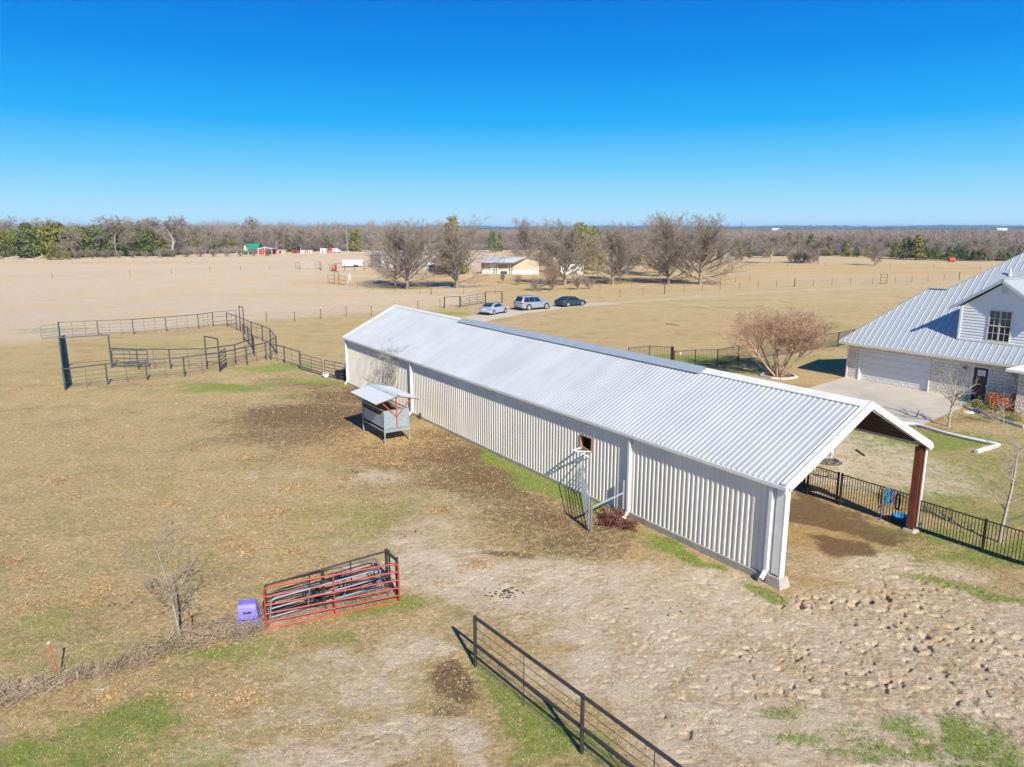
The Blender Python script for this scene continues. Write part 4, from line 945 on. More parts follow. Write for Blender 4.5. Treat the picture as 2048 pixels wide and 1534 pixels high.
# ------------------------------------------------------------------ fences and gates
def V3(p, z=0.0): return (p[0], p[1], z)
def lerp(a, b, t): return tuple(a[i] + (b[i] - a[i]) * t for i in range(len(a)))
def pipe_fence(label, pts, h, pm, post_r=.05, rail_r=.04, rails=(), wires=(), group=None, stays=1, wire_r=.006, name='pipe_fence', top=True, posts=None, cat='fence', extra=.04):
    """fence through world points pts: a post at each, top rail, optional pipe rails and rods"""
    o = pts[0]; t = empty(name, V3(o), 0, label, cat, group)
    L3 = lambda p, z: (p[0] - o[0], p[1] - o[1], z)
    for i, p in enumerate(pts):
        if posts is not None and i not in posts: continue
        mb = MB(); mb.tube(L3(p, -.2), L3(p, h + extra), post_r, 8); mb.build('post', pm, t, True)
    if top:
        mb = MB(); mb.path([L3(p, h) for p in pts], rail_r, 8); mb.build('top_rail', pm, t, True)
    for z in rails:
        mb = MB(); mb.path([L3(p, z) for p in pts], rail_r * .95, 8); mb.build('rail', pm, t, True)
    if wires:
        mb = MB()
        for z in wires: mb.path([L3(p, z) for p in pts], wire_r, 4)
        for a, b in zip(pts, pts[1:]):
            for k in range(stays):
                q = lerp(a, b, (k + 1) / (stays + 1)); mb.tube(L3(q, 0), L3(q, h), wire_r * 1.6, 4)
        mb.build('wire', M['wire'] if name == 'wire_fence' else pm, t)
    return t
def gate(label, p0, p1, z0, h, n, pm, r=.022, stiles=1, lean=0.0, group=None, rounded=True, name='pipe_gate', single=False, z1=None):
    """tubular farm gate: rounded frame, n bars in all, upright stiles; lean = sideways offset of its top"""
    z1 = z0 if z1 is None else z1
    dx, dy = p1[0] - p0[0], p1[1] - p0[1]; Lg = math.hypot(dx, dy); t = empty(name, (p0[0], p0[1], 0), math.atan2(dy, dx), label, 'gate', group)
    def q(x, z): return (x, lean * z / h, z0 + (z1 - z0) * x / Lg + z)
    c = .12 if rounded else 0
    fr = [q(0, 0), q(0, h - c)]
    if c: fr += [q(c * .3, h - c * .3), q(c, h)]
    fr += [q(Lg - c, h)]
    if c: fr += [q(Lg - c * .3, h - c * .3), q(Lg, h - c)]
    fr += [q(Lg, 0), q(0, 0)]
    mb = MB(); mb.path(fr, r, 8); mb.build('gate_frame', pm, t, True)
    al = MB()
    for i in range(1, n - 1):
        z = h * i / (n - 1) * (1 - .0); z = h * (i / (n - 1)) ** 1.12
        mb = al if single else MB(); mb.tube(q(0, z), q(Lg, z), r * .9, 8)
        if not single: mb.build('bar', pm, t, True)
    if single and al.v: al.build('bar', pm, t, True)
    for i in range(stiles):
        x = Lg * (i + 1) / (stiles + 1); mb = MB(); mb.tube(q(x, 0), q(x, h), r * .8, 6); mb.build('stile', pm, t, True)
    return t

# foreground black pipe fence
a, b = P(951, 1332), P(1163, 1506); d = (b[0] - a[0], b[1] - a[1])
fp = [a, b] + [(a[0] + d[0] * k, a[1] + d[1] * k) for k in (2, 3)]
pipe_fence('black pipe fence in the foreground, running out of the bottom of the photo', fp, 1.37, M['pipe_black'], .048, .042, (.62,), (1.08, .85, .42, .28, .14), stays=1, wire_r=.007)
# corral
z8 = lambda x, y: P(60 + x / 3.938, 580 + y / 3.938)
z9 = lambda x, y: P(500 + x / 4.5125, 580 + y / 4.5125)
W4 = (.25, .55, .85, 1.2)
G_ = 'pipe fence runs of the corral'
pipe_fence('blue grey pipe fence along the back of the corral up to the four bar gate', [z8(238, 378), z8(540, 360), z8(817, 350), z8(1075, 328), z8(1330, 305), z8(1443, 287)], 1.6, M['pipe_slate'], .055, .045, (), W4, G_, 2, .012)
gate('short four bar steel gate at the back corner of the corral', z8(1446, 287), z8(1628, 272), .1, 1.55, 4, M['pipe_slate'], .035, 0, rounded=False)
pipe_fence('curved outer pipe fence closing the right side of the corral', [z8(1555, 290), z8(1630, 318), z8(1690, 347), z8(1748, 375), z8(1835, 405), z8(1897, 440), z8(1945, 505)], 1.6, M['pipe_blue'], .055, .045, (), W4, G_, 1, .012)
pipe_fence('low pipe fence along the front of the corral facing the paddock', [z8(280, 790), z8(613, 745), z8(925, 710), z8(1220, 682), z8(1498, 645), z8(1712, 592), z8(1862, 553), z8(1945, 505)], 1.5, M['pipe_blue'], .055, .045, (), W4, G_, 1, .012)
pipe_fence('left side pipe fence of the corral, seen end on and throwing a lattice shadow', [z8(280, 790), z8(263, 640), z8(250, 500), z8(238, 378)], 1.62, M['pipe_blue'], .065, .045, (.3, .6, .9, 1.25), (.15,), G_, 4, .016)
pipe_fence('inner pipe fence curving through the corral like an alley', [z8(645, 612), z8(853, 622), z8(1108, 622), z8(1395, 618), z8(1622, 582), z8(1770, 522), z8(1755, 470), z8(1722, 425), z8(1685, 398)], 1.6, M['pipe_blue'], .055, .045, (), W4, G_, 1, .012)
gate('blue grey five bar gate inside the corral, left half of the inner fence', z8(655, 608), z8(935, 612), .12, 1.3, 5, M['pipe_slate'], .035, 1)
gate('small gate standing open beside the tall narrow corral frame', z8(1498, 642), z8(1548, 600), .12, 1.35, 6, M['pipe_black'], .035, 0)
gate('short green grey gate sticking out left of the corral', z8(92, 390), z8(232, 378), .1, 1.3, 5, mat('green_grey_gate', (.16, .21, .17), .5), .035, 0)
def frame(label, p0, p1, h):
    t = empty('gate_frame_post', V3(p0), 0, label, 'gate frame'); e = (p1[0] - p0[0], p1[1] - p0[1])
    for q in ((0, 0), e): mb = MB(); mb.tube((*q, -.2), (*q, h), .055, 8); mb.build('post', M['pipe_blue'], t, True)
    mb = MB(); mb.tube((0, 0, h), (*e, h), .05, 8); mb.build('header_bar', M['pipe_blue'], t, True)
frame('tall wide goalpost shaped frame on the left side of the corral', z8(262, 640), z8(645, 610), 2.66)
frame('tall narrow pipe frame at the front middle of the corral', z8(1395, 620), z8(1498, 645), 2.62)
frame('tall narrow pipe frame at the back right corner of the corral', z8(1660, 325), z8(1690, 338), 2.75)
pipe_fence('pipe fence from the corral corner to the two round cornered gates', [z8(1897, 552), z9(315, 665), z9(455, 715)], 1.42, M['pipe_blue'], .055, .04, (), W4[:3], G_, 1, .012)
gate('dark round cornered six bar gate, left one between corral and barn', z9(462, 717), z9(655, 773), .05, 1.2, 6, M['pipe_slate'], .03, 1)
gate('dark round cornered six bar gate, right one against the barn corner', z9(678, 778), z9(866, 822), .05, 1.2, 6, M['pipe_slate'], .03, 1)
def lathe(name, prof, mtl, loc, label, cat, n=20, rot=(0, 0, 0), parent=None, sc=(1, 1, 1)):
    mb = MB()
    for (r0, z0), (r1, z1) in zip(prof, prof[1:]):
        for i in range(n):
            t0, t1 = 2 * math.pi * i / n, 2 * math.pi * (i + 1) / n
            mb.poly([(r0 * math.cos(t0), r0 * math.sin(t0), z0), (r0 * math.cos(t1), r0 * math.sin(t1), z0), (r1 * math.cos(t1), r1 * math.sin(t1), z1), (r1 * math.cos(t0), r1 * math.sin(t0), z1)])
    o = mb.build(name, mtl, parent, True); o.location = loc; o.rotation_euler = rot; o.scale = sc
    if label: tag(o, label, cat)
    return o
p = z9(668, 788)
bk_ = lathe('bucket', [(0, 0), (.17, 0), (.21, .38), (.22, .38), (.22, .36), (.18, .02), (0, .02)], M['white'], (p[0], p[1], .2), 'white plastic bucket lying tipped at the foot of the two barn gates', 'bucket', rot=(R(80), 0, R(40)))
p = z9(835, 800)
lathe('water_tub', [(0, 0), (.42, 0), (.50, .6), (.54, .6), (.53, .56), (.45, .05), (0, .05)], M['black_tub'], (p[0], p[1], -.01), 'black round rubber tub behind the gate at the far barn corner', 'tub', sc=(1, 1, 1))

# hay feeder
FO = np.array([-8.22, 39.33])
fd = empty('hay_feeder', (FO[0], FO[1], 0), BRZ, 'roofed galvanised hay feeder on legs standing beside the barn wall', 'hay feeder')
FL, FW = 2.92, 1.38
for x in (0, FL):
    for y in (0, FW):
        mb = MB(); mb.box(x - .03, x + .03, y - .03, y + .03, -.05, 1.78); mb.build('leg', M['galv_grey'], fd)
for x in (.0, FL):
    mb = MB(); mb.box(x - .012, x + .012, .03, FW - .03, .78, 1.76); mb.build('end_panel', M['galv_grey'], fd)
    mb = MB(); mb.hexa([(x-.02,.03,.58),(x+.02,.03,.58),(x+.02,FW-.03,.58),(x-.02,FW-.03,.58),(x-.035,.03,.76),(x+.035,.03,.76),(x+.035,FW-.03,.76),(x-.035,FW-.03,.76)]); mb.build('tray_end', M['galv_grey'], fd)
for y, ys in ((.02, 1), (FW - .02, -1)):
    mb = MB(); mb.box(.03, FL - .03, y - .008, y + .008, .80, 1.42); mb.build('side_panel', M['galv_grey'], fd)
    mb = MB(); mb.box(.03, FL - .03, y - .02, y + .02, .60, .66); mb.box(.03, FL - .03, y - .02, y + .02, 1.70, 1.75); mb.build('side_rail', M['galv_grey'], fd)
mb = MB(); mb.box(.03, FL - .03, .03, FW - .03, .60, .63); mb.build('tray', M['galv_grey'], fd)
yc = FW / 2
for x in (-.03, FL + .045):
    mb = MB(); mb.box(x - .025, x + .025, yc - .025, yc + .025, .78, 2.52)
    mb.beam((x, yc, 1.38), (x, yc - .85, 2.27), .045, .045); mb.beam((x, yc, 1.38), (x, yc + .85, 2.27), .045, .045); mb.build('red_brace', M['feed_red'], fd)
for x in (-.25, FL + .22):
    mb = MB(); mb.beam((x, yc, 2.50), (x, yc - 1.22, 2.21), .035, .05); mb.beam((x, yc, 2.50), (x, yc + 1.22, 2.21), .035, .05); mb.build('red_rafter', M['feed_red'], fd)
mb = MB()
for y in (-1.2, -.6, .6, 1.2): mb.box(-.27, FL + .24, yc + y - .02, yc + y + .02, 2.49 - abs(y) * .238 - .03, 2.49 - abs(y) * .238 + .0)
mb.build('roof_purlin', M['feed_red'], fd)
mb = MB(); roofsheet(mb, -.3, FL + .3, yc - 1.25, 2.235, yc, 2.535, .2, .02); roofsheet(mb, -.3, FL + .3, yc + 1.25, 2.235, yc, 2.535, .2, .02)
rf = mb.build('roof', mat('white_galvanised_roof', (.50, .52, .53), .4, .2, .04), fd)
mb = MB()
for sg in (-1, 1):
    q = [(-.31, yc, 2.575), (FL + .31, yc, 2.575), (FL + .31, yc + sg * .17, 2.535), (-.31, yc + sg * .17, 2.535)]; mb.poly(q if sg < 0 else q[::-1])
mb.build('ridge_cap', mat('pale_blue_cap', (.55, .64, .70), .45, .2), rf)
# hay in it
rgh = np.random.default_rng(3); n = 14; mb = MB()
gx_, gy_ = np.meshgrid(np.linspace(.06, FL - .06, 24), np.linspace(.12, FW - .12, n))
gh = 1.30 + .28 * np.sin(gx_ * 1.9 + .6) * .6 + .30 * (1 - ((gy_ - yc) / (yc)) ** 2) + rgh.uniform(-.05, .05, gx_.shape)
Vh = np.stack([gx_, gy_, gh], -1).reshape(-1, 3); ih = np.arange(24 * n).reshape(n, 24)
Fh = np.stack([ih[:-1, :-1], ih[:-1, 1:], ih[1:, 1:], ih[1:, :-1]], -1).reshape(-1, 4)
Vb = Vh.copy(); Vb[:, 2] = .66; Vb[:, 1] = yc + (Vb[:, 1] - yc) * .45
rim = np.concatenate([ih[0, :], ih[1:, -1], ih[-1, -2::-1], ih[-2:0:-1, 0]])
Fs = np.stack([rim, np.roll(rim, -1), np.roll(rim, -1) + len(Vh), rim + len(Vh)], 1)
def tuft_strands(pos, n_each, ln, wd, seed, upb=.5):
    r_ = np.random.default_rng(seed); k = len(pos) * n_each; p0 = np.repeat(pos, n_each, 0)
    d = r_.normal(size=(k, 3)); d[:, 2] = np.abs(d[:, 2]) * upb; d /= np.linalg.norm(d, axis=1)[:, None]
    s = np.cross(d, r_.normal(size=d.shape)); s /= np.linalg.norm(s, axis=1)[:, None]
    l = ln * r_.uniform(.4, 1.2, (k, 1)); return np.stack([p0 - s * wd, p0 + s * wd, p0 + d * l], 1).reshape(-1, 3)
St = tuft_strands(Vh, 6, .16, .006, 4)
me = mesh_np('hay', np.concatenate([Vh, Vb]), np.concatenate([Fh, Fs[:, ::-1]]), True)
ho = newobj('hay', me, M['hay']); ho.location = (FO[0], FO[1], 0); ho.rotation_euler = (0, 0, BRZ)
tag(ho, 'golden loose hay heaped in the roofed feeder', 'hay')
hs2 = newobj('hay_strands', mesh_np('hay_strands', St, np.arange(len(St)).reshape(-1, 3)), M['hay'], ho)

# wire panel standing by the barn wall with rail to the barn post
z2 = lambda x, y: P(1080 + x / 5.9, 820 + y / 5.9)
def barnpt(a, y): q = BARN + LD * (BL - a) + ND * y; return (float(q[0]), float(q[1]))
g0 = z2(572, 1438); g1 = z2(470, 920)
t = empty('leaning_gate', V3(g0), math.atan2(g1[1] - g0[1], g1[0] - g0[0]), 'pale galvanised bow topped mesh gate swung open beside the barn wall', 'gate')
Lg = math.hypot(g1[0] - g0[0], g1[1] - g0[1]); H0, H1 = 1.25, 1.55
mb = MB(); mb.path([(0, 0, .10), (0, 0, H0), (.3, 0, H0 + .12), (Lg * .6, 0, H1 + .05), (Lg - .1, 0, H1), (Lg, 0, H1 - .15), (Lg, 0, .1), (0, 0, .10)], .022, 8); mb.build('gate_frame', M['galv_grey'], t, True)
for k in range(6):
    mb = MB(); z = .1 + k * .2; mb.tube((0, 0, z), (Lg, 0, z + .05), .016, 6); mb.build('bar', M['galv_grey'], t, True)
mb = MB()
for k in range(14): x = Lg * (k + .5) / 14; mb.tube((x, .02, .08), (x, .02, 1.3), .006, 4)
for k in range(10): mb.tube((0, .02, .1 + k * .12), (Lg, .02, .12 + k * .12), .005, 4)
mb.build('mesh_wire', M['galv_grey'], t)
pp = z2(600, 1440); pb = barnpt(7.05, -.22)
t = empty('pipe_rail', V3(pp), 0, 'rusty steel post with grey pipe rail running to the barn wall', 'fence')
mb = MB(); mb.tube((0, 0, -.2), (0, 0, 1.28), .05, 8); mb.build('post', mat('brown_pipe', (.24, .19, .16), .6, .2), t, True)
e = (pb[0] - pp[0], pb[1] - pp[1])
mb = MB(); mb.tube((0, 0, .95), (*e, .98), .042, 8); mb.build('rail', M['galv_grey'], t, True)
mb = MB(); mb.tube((*e, -.2), (*e, 1.5), .05, 8); mb.build('post', mat('brown_pipe2', (.30, .27, .24), .6, .2), t, True)

# stack of gates in the paddock
z5 = lambda x, y: P(460 + x / 5.389, 1080 + y / 5.389)
rL, rR = z5(395, 965), z5(1825, 672)
gate('bright red six bar tube gate with rounded corners, front of the gate stack', rL, rR, .03, 1.24, 6, M['rail_red'], .026, 1)
u_ = np.array([rR[0] - rL[0], rR[1] - rL[1]]); Lr = np.linalg.norm(u_); u_ /= Lr; n_ = np.array([-u_[1], u_[0]])
def rp_(s, t): q = np.array(rL) + u_ * s + n_ * t; return (float(q[0]), float(q[1]))
gate('black pipe gate standing at the back of the gate stack', rp_(.05, .12), rp_(Lr - .02, .98), .05, 1.22, 4, M['pipe_black'], .026, 2, rounded=False)
gate('grey tube gate leaning low inside the stack, nearest the red gate', rp_(.12, .1), rp_(Lr - .35, .55), .04, 1.05, 5, M['pipe_slate'], .024, 2, lean=.42)
gate('blue grey tube gate lying tilted in the middle of the stack', rp_(.1, .14), rp_(Lr - .5, .75), .04, .95, 4, mat('pale_blue_grey_pipe', (.30, .38, .43), .45, .4), .026, 2, lean=-.35)
gate('dark tube gate leaning low at the back of the stack', rp_(.3, .2), rp_(Lr - .45, .95), .03, .85, 5, M['pipe_black'], .024, 2, lean=.25)
t = empty('pipe_rack', V3(rp_(1.65, .28)), 0, 'dark rusty pipe posts and corner brace holding the stack of gates upright', 'posts')
o_ = rp_(1.65, .28)
for q, h in ((rp_(1.65, .28), 1.3), (rp_(Lr - .12, .95), 1.34), (rp_(Lr + .05, .35), 1.28), (rp_(1.5, .55), .8)):
    mb = MB(); mb.tube((q[0] - o_[0], q[1] - o_[1], -.1), (q[0] - o_[0], q[1] - o_[1], h), .05, 8); mb.build('post', M['pipe_black'], t, True)
a = rp_(Lr - .12, .95); b = rp_(Lr + .05, .35)
mb = MB(); mb.tube((a[0] - o_[0], a[1] - o_[1], 1.28), (b[0] - o_[0], b[1] - o_[1], 1.2), .045, 8); mb.build('brace', M['pipe_black'], t, True)
for k in range(4):
    mb = MB(); mb.tube((a[0] - o_[0], a[1] - o_[1], 1.0 - k * .25), (b[0] - o_[0], b[1] - o_[1], .95 - k * .25), .010, 6); mb.build('wire', M['pipe_black'], t, True)

# purple crate
pc = z5(205, 930); t = empty('plastic_crate', (pc[0], pc[1], 0), R(14), 'faded purple plastic box with stepped top half sunk in dry brush', 'box')
mb = MB(); mb.hexa([(-.30,-.22,0),(.34,-.22,0),(.34,.22,0),(-.30,.22,0),(-.25,-.16,.62),(.25,-.16,.62),(.25,.18,.62),(-.25,.18,.62)]); mb.build('body', M['purple'], t, bevel=.03)
mb = MB(); mb.hexa([(-.27,-.19,.62),(.27,-.19,.62),(.27,.21,.62),(-.27,.21,.62),(-.24,-.14,.74),(.24,-.14,.74),(.22,.18,.76),(-.22,.18,.76)]); mb.build('lid', M['purple'], t, bevel=.03)
mb = MB(); mb.box(-.10, .12, -.215, -.185, .50, .53); mb.box(-.26, .28, -.205, -.185, .30, .315); mb.build('handle_slot', M['dark'], t)
mb = MB()
for x in (-.24, -.08, .1, .26): mb.box(x - .012, x + .012, -.235, -.2, .03, .26)
mb.build('rib', M['purple'], t)
# rusty steel posts
def tpost(pt, top, h, label):
    t = empty('fence_stake', V3(pt), 0, label, 'post'); mb = MB()
    mb.beam((0, 0, -.1), (top[0], top[1], h), .045, .012); mb.beam((0, 0, -.1), (top[0], top[1], h), .012, .045); mb.build('steel_stake', M['rust'], t)
    mb = MB(); mb.beam((top[0] * .93, top[1] * .93, h * .93), (top[0], top[1], h), .05, .05); mb.build('stake_tip', mat('pale_tip', (.6, .42, .32), .7), t)
z7 = lambda x, y: P(x / 3.835, 1020 + y / 3.835)
tpost(z7(465, 1310), (-.25, .1, 0), 1.02, 'leaning rusty steel post in the brush line at far left')
tpost(z7(1495, 975), (-.14, .05, 0), .82, 'leaning rusty steel post just right of the bare sapling')
t = empty('fence_stake', V3(z7(597, 1325)), 0, 'short grey wooden stub in the brush line', 'post'); mb = MB(); mb.tube((0, 0, -.1), (.02, 0, .32), .03, 6); mb.build('wooden_stub', M['wood_grey'], t)
mb = MB(); mb.tube((0, 0, .02), (.33, -.02, .03), .014, 5); mb.tube((.1, 0, .02), (.3, .22, .08), .012, 5); mb.tube((.3,.22,.08),(.36,.4,.05),.008,4)
o = mb.build('fallen_branch', M['bark_pale']); o.location = (*z7(705, 1380), 0); tag(o, 'pale broken branch lying below the brush line', 'branch')

# iron fence: bay panels with pickets
def iron_fence(label, pts, h, group=None, gap=.11, skip=(), post_s=.035, caps=True, big=()):
    o = pts[0]; t = empty('iron_fence', V3(o), 0, label, 'fence', group)
    for i, p in enumerate(pts):
        s = .10 if i in big else post_s
        mb = MB(); x, y = p[0] - o[0], p[1] - o[1]; mb.box(x - s, x + s, y - s, y + s, -.1, h + .06); mb.build('post', M['iron'], t)
    for a, b in zip(pts, pts[1:]):
        a2 = (a[0] - o[0], a[1] - o[1]); b2 = (b[0] - o[0], b[1] - o[1]); mb = MB(); L2 = math.hypot(b2[0] - a2[0], b2[1] - a2[1])
        mb.beam((*a2, h), (*b2, h), .035, .035); mb.beam((*a2, .14), (*b2, .14), .03, .03)
        n = int(L2 / gap)
        for k in range(1, n): q = lerp(a2, b2, k / n); mb.box(q[0] - .009, q[0] + .009, q[1] - .009, q[1] + .009, .06, h)
        mb.build('picket_panel', M['iron'], t)
    return t
iron_fence('black iron picket fence running right from the red barn post', [barnpt(a, 8.05) for a in (.22, -2.22, -4.6, -7.0, -9.4)], 1.18)
iron_fence('black iron picket fence under the open barn bay, hung with halters', [barnpt(a, 7.98) for a in (.30, 3.15)], 1.30)
iron_fence('black iron picket gate under the barn roof edge', [barnpt(a, 8.0) for a in (3.32, 4.68)], 1.30)
iron_fence('short black picket run beyond the gate inside the barn', [barnpt(a, 8.0) for a in (4.86, 7.0)], 1.25)
zr7 = lambda x, y: P(1270 + x / 4.551, 560 + y / 4.551)
iron_fence('black iron yard fence behind the barn passing the wide crepe shrub tree', [zr7(-60, 760), zr7(130, 740), zr7(335, 750)], 1.3, None, .13, big=(2,))
iron_fence('black iron yard fence from the thick post toward the house', [zr7(352, 800), zr7(545, 785), zr7(745, 783), zr7(937, 745), zr7(1117, 716), zr7(1450, 670), zr7(1607, 640), zr7(1845, 608), zr7(1985, 575)], 1.35, None, .13)
t = empty('gate_brace', V3(zr7(375, 760)), 0, 'orange rusty diagonal brace beside the thick black yard fence post', 'brace'); mb = MB(); mb.beam((-.1, 0, 1.2), (.35, 0, .1), .06, .04); mb.build('diagonal_bar', M['rust'], t); mb = MB(); mb.box(.25, .36, -.05, .05, .75, .95); mb.build('latch_plate', M['white'], t)

# halters, ropes and tubs on the fence
def strands(name, label, pts_list, r, mtl, cat='rope'):
    mb = MB()
    for pl in pts_list: mb.path(pl, r, 6)
    return tag(mb.build(name, mtl, None, True), label, cat)
def fp3(a, z, off=-.07): q = barnpt(a, 7.98 + off); return (q[0], q[1], z)
rr_ = random.Random(4)
def loops(a, z, n, dz, w_, off=-.07):
    out = []
    for k in range(n):
        aa = a + rr_.uniform(-w_ * .4, w_ * .4); pl = []
        for j in range(13):
            t = 2 * math.pi * j / 12; pl.append(fp3(aa + w_ * .35 * math.sin(t), z - dz / 2 + dz / 2 * math.cos(t) * rr_.uniform(.9, 1.05), off + rr_.uniform(-.03, .0)))
        out.append(pl)
    return out
strands('halter', 'turquoise rope halter hung over the black picket fence in the barn', loops(1.20, 1.32, 6, .62, .16), .014, M['rope_blue'], 'halter')
strands('halter', 'purple rope halter beside the turquoise one on the picket fence', loops(1.05, 1.32, 3, .5, .12), .013, M['rope_purple'], 'halter')
strands('lead_rope', 'purple lead rope trailing from the fence to the ground', [[fp3(1.22, .75), fp3(1.3, .5), fp3(1.34, .25), fp3(1.36, -.0, -.12)]], .018, M['rope_purple'])
strands('halter', 'black leather halter hanging right of the turquoise one on the fence', loops(.72, 1.25, 7, .65, .24), .012, M['iron'], 'halter')
strands('halter', 'thin black rope hanging left of the turquoise halter', loops(1.42, 1.3, 3, .85, .18), .010, M['iron'], 'halter')
q = barnpt(.85, 8.35); lathe('blue_tub', [(0, 0), (.24, 0), (.30, .26), (.32, .26), (.31, .23), (.25, .02), (0, .02)], M['blue_tub'], (q[0], q[1], 0), 'blue plastic tub on the ground behind the halter fence', 'tub')
zc4 = lambda x, y: P(1560 + x / 5.681, 820 + y / 5.681)
hp = zc4(575, 605); hl = []
for k in range(6):
    r0 = rr_.uniform(.28, .5); hl.append([(hp[0] + rr_.uniform(-.08, .08) + r0 * 1.1 * math.cos(j * .5236), hp[1] + r0 * math.sin(j * .5236), .04 + k * .02 + rr_.uniform(-.01, .02)) for j in range(13)])
hl.append([(hp[0] + .4, hp[1] + .2, .05), (hp[0] + .25, hp[1] + .8, .3), (hp[0] + .1, hp[1] + 1.0, .7)])
strands('garden_hose', 'coiled dark garden hose on the ground by the second barn post', hl, .016, M['pipe_slate'], 'hose')
hw = zc4(480, 740); strands('loose_wire', 'tangled loose black wire on the gravel beyond the picket gate', [[(hw[0] + .5 * math.sin(j * .9 + k) * (1 - k * .2), hw[1] + .35 * math.cos(j * 1.3 + k * 2) + j * .08 - .5, .02) for j in range(12)] for k in range(2)], .008, M['iron'], 'wire')
ql = [BARN + LD * (BL - a) + ND * y for a, y in ((7.2, 8.1), (7.2, 13.7), (24, 13.7), (24, 8.1))]
mb = MB(); mb.poly([(*p, .06) for p in ql][::1]); mb.poly([(*ql[0], .06), (*ql[1], .06), (*ql[1], -.05), (*ql[0], -.05)]); tag(mb.build('concrete_floor', M['slab']), kind='structure')
q = zc4(750, 262); t = empty('water_barrel', (q[0], q[1], 0), 0, 'small bright blue barrel standing on the grass under the barn ridge line', 'barrel')
mb = MB(); mb.tube((0, 0, 0), (0, 0, .75), .16, 12); mb.build('barrel_body', M['blue_tub'], t, True); mb = MB(); mb.tube((0, 0, .75), (0, 0, .8), .1, 10); mb.build('barrel_lid', M['blue_tub'], t, True)
zt = lambda x, y: P(1820 + x / 3.333, 700 + y / 3.335)
mb = MB(); e = smoothpts([zt(-75, 500), zt(40, 508), zt(220, 560), zt(400, 603), zt(580, 640)]) ; mb.path([(*p, .11) for p in e], .075, 16); mb.tube((*zt(588, 645), .09), (*zt(440, 690), .09), .11, 16)
tag(mb.build('lawn_edging', M['white'], None, True), 'white edging pipe bending round the lawn corner near the driveway', 'edging')
# logs / timbers
for a_, b_, lb in ((zc4(865, 458), zc4(965, 528), 'dark thin timber lying in the grass beyond the barn post'), (zr7(275, 402), zr7(410, 418), 'dark branch lying in the field behind the barn')):
    t = empty('fallen_timber', V3(a_), 0, lb, 'timber'); mb = MB(); mb.tube((0, 0, .04), (b_[0] - a_[0], b_[1] - a_[1], .05), .05, 6, .03); mb.build('timber_log', M['wood_grey'] if False else M['tpost'], t)

# yard trees
T_YOUNG = dict(n=[9, 7, 5, 4], rmin=.006, wob=[.03, .06, .1, .12], up=[.02, .03, .03, .02], kids=[0, 13, 7, 3], start=[.33, .2, .2], ang=[0, 48, 38, 35], len=[1, .55, .42, .5], fall=.35, rr=.5, tap=.3, tl=.95)
T_VASE = dict(n=[7, 7, 5, 4], wob=[.03, .06, .1, .12], up=[0, .05, .05, .03], kids=[0, 8, 7, 5], start=[.38, .2, .15], ang=[0, 50, 36, 34], len=[.7, .75, .55, .5], fall=.2, rr=.6, tap=.5, tl=.8)
young = bare_tree_parts(501, T_YOUNG, 4.7, .07, sides=5); vase = bare_tree_parts(502, T_VASE, 3.9, .075, sides=5); sap = bare_tree_parts(503, dict(T_YOUNG, kids=[0, 11, 6, 3], rmin=.007), 3.9, .042, lean=-.16, sides=5); young2 = bare_tree_parts(504, T_VASE, 4, .04, sides=5)
tree('young_tree', zt(595, 1285), young, (M['bark_pale'], M['bark_pale']), 'slender young bare tree behind the iron fence at far right', rz_=1)
tree('young_tree', zt(255, 510), vase, (M['bark_pale'], M['bark_pale']), 'small bare vase shaped tree at the corner of the concrete driveway', rz_=.5)
tree('young_tree', zt(690, 395), young2, (M['bark_pale'], M['bark_pale']), 'small bare tree in front of the stone wall right of the orange shrub', rz_=2, sc=.85)
tree('young_tree', zt(620, 505), young, (M['bark_pale'], M['bark_pale']), 'thin bare sapling on the lawn between fence and orange shrub', rz_=3, sc=.45)
tree('sapling', P(362, 1284), sap, (M['bark_sap'], M['bark_sap']), 'leaning bare grey sapling in the brush line near the purple box', rz_=0)
T_WALL = dict(n=[6, 6, 5, 4], wob=[.08, .1, .14, .15], up=[.02, .02, .0, .0], kids=[0, 9, 8, 5], start=[.15, .15, .15], ang=[0, 38, 45, 45], len=[1, .55, .5, .5], fall=.3, rr=.5, tap=.3, tl=.9, trunks=4, spread=.22)
wt = bare_tree_parts(505, T_WALL, 4.4, .05, sides=4)
tree('bare_tree', (BARN[0] + LD[0] * 8.4 - ND[0] * .9, BARN[1] + LD[1] * 8.4 - ND[1] * .9), wt, (M['bark_pale'], M['bark_pale']), 'tangled bare grey tree against the barn wall behind the hay feeder')
# crepe myrtle: many stemmed, seed heads on the tips
T_MYR = dict(n=[7, 7, 6, 5], wob=[.03, .06, .08, .1], up=[.0, .02, .02, .02], kids=[0, 9, 9, 8], start=[.5, .2, .2], ang=[0, 27, 34, 34], len=[.8, .62, .55, .5], fall=.25, rr=.6, tap=.5, tl=.85, trunks=9, spread=.62)
rng_ = random.Random(77); segs = [[] for _ in range(4)]
for k in range(9):
    a = k * .7 + rng_.uniform(-.2, .2); sp = .2 + .5 * (k % 3) / 2 + rng_.uniform(-.05, .05)
    grow(rng_, segs, (.12 * math.cos(a), .12 * math.sin(a), -.1), (sp * math.cos(a), sp * math.sin(a), 1), 3.1, .085, 0, T_MYR)
zm = max(s[5] for l in segs for s in l); k_ = 5.6 / zm; kx = 1.3
segs = [[(a*k_*kx, b*k_*kx, c*k_, d*k_*kx, e*k_*kx, f*k_, g, h) for (a,b,c,d,e,f,g,h) in l] for l in segs]
V, F_ = tubes_np(segs[0] + segs[1], 6); m1 = mesh_np('trunk', V, F_, True)
V, F_ = tubes_np([(*s[:6], max(s[6], .0055), max(s[7], .0045)) for s in segs[2] + segs[3]], 3); m2 = mesh_np('crown', V, F_)
tips = np.array([s[3:6] for s in segs[3][4::5]]); rq = np.random.default_rng(8)
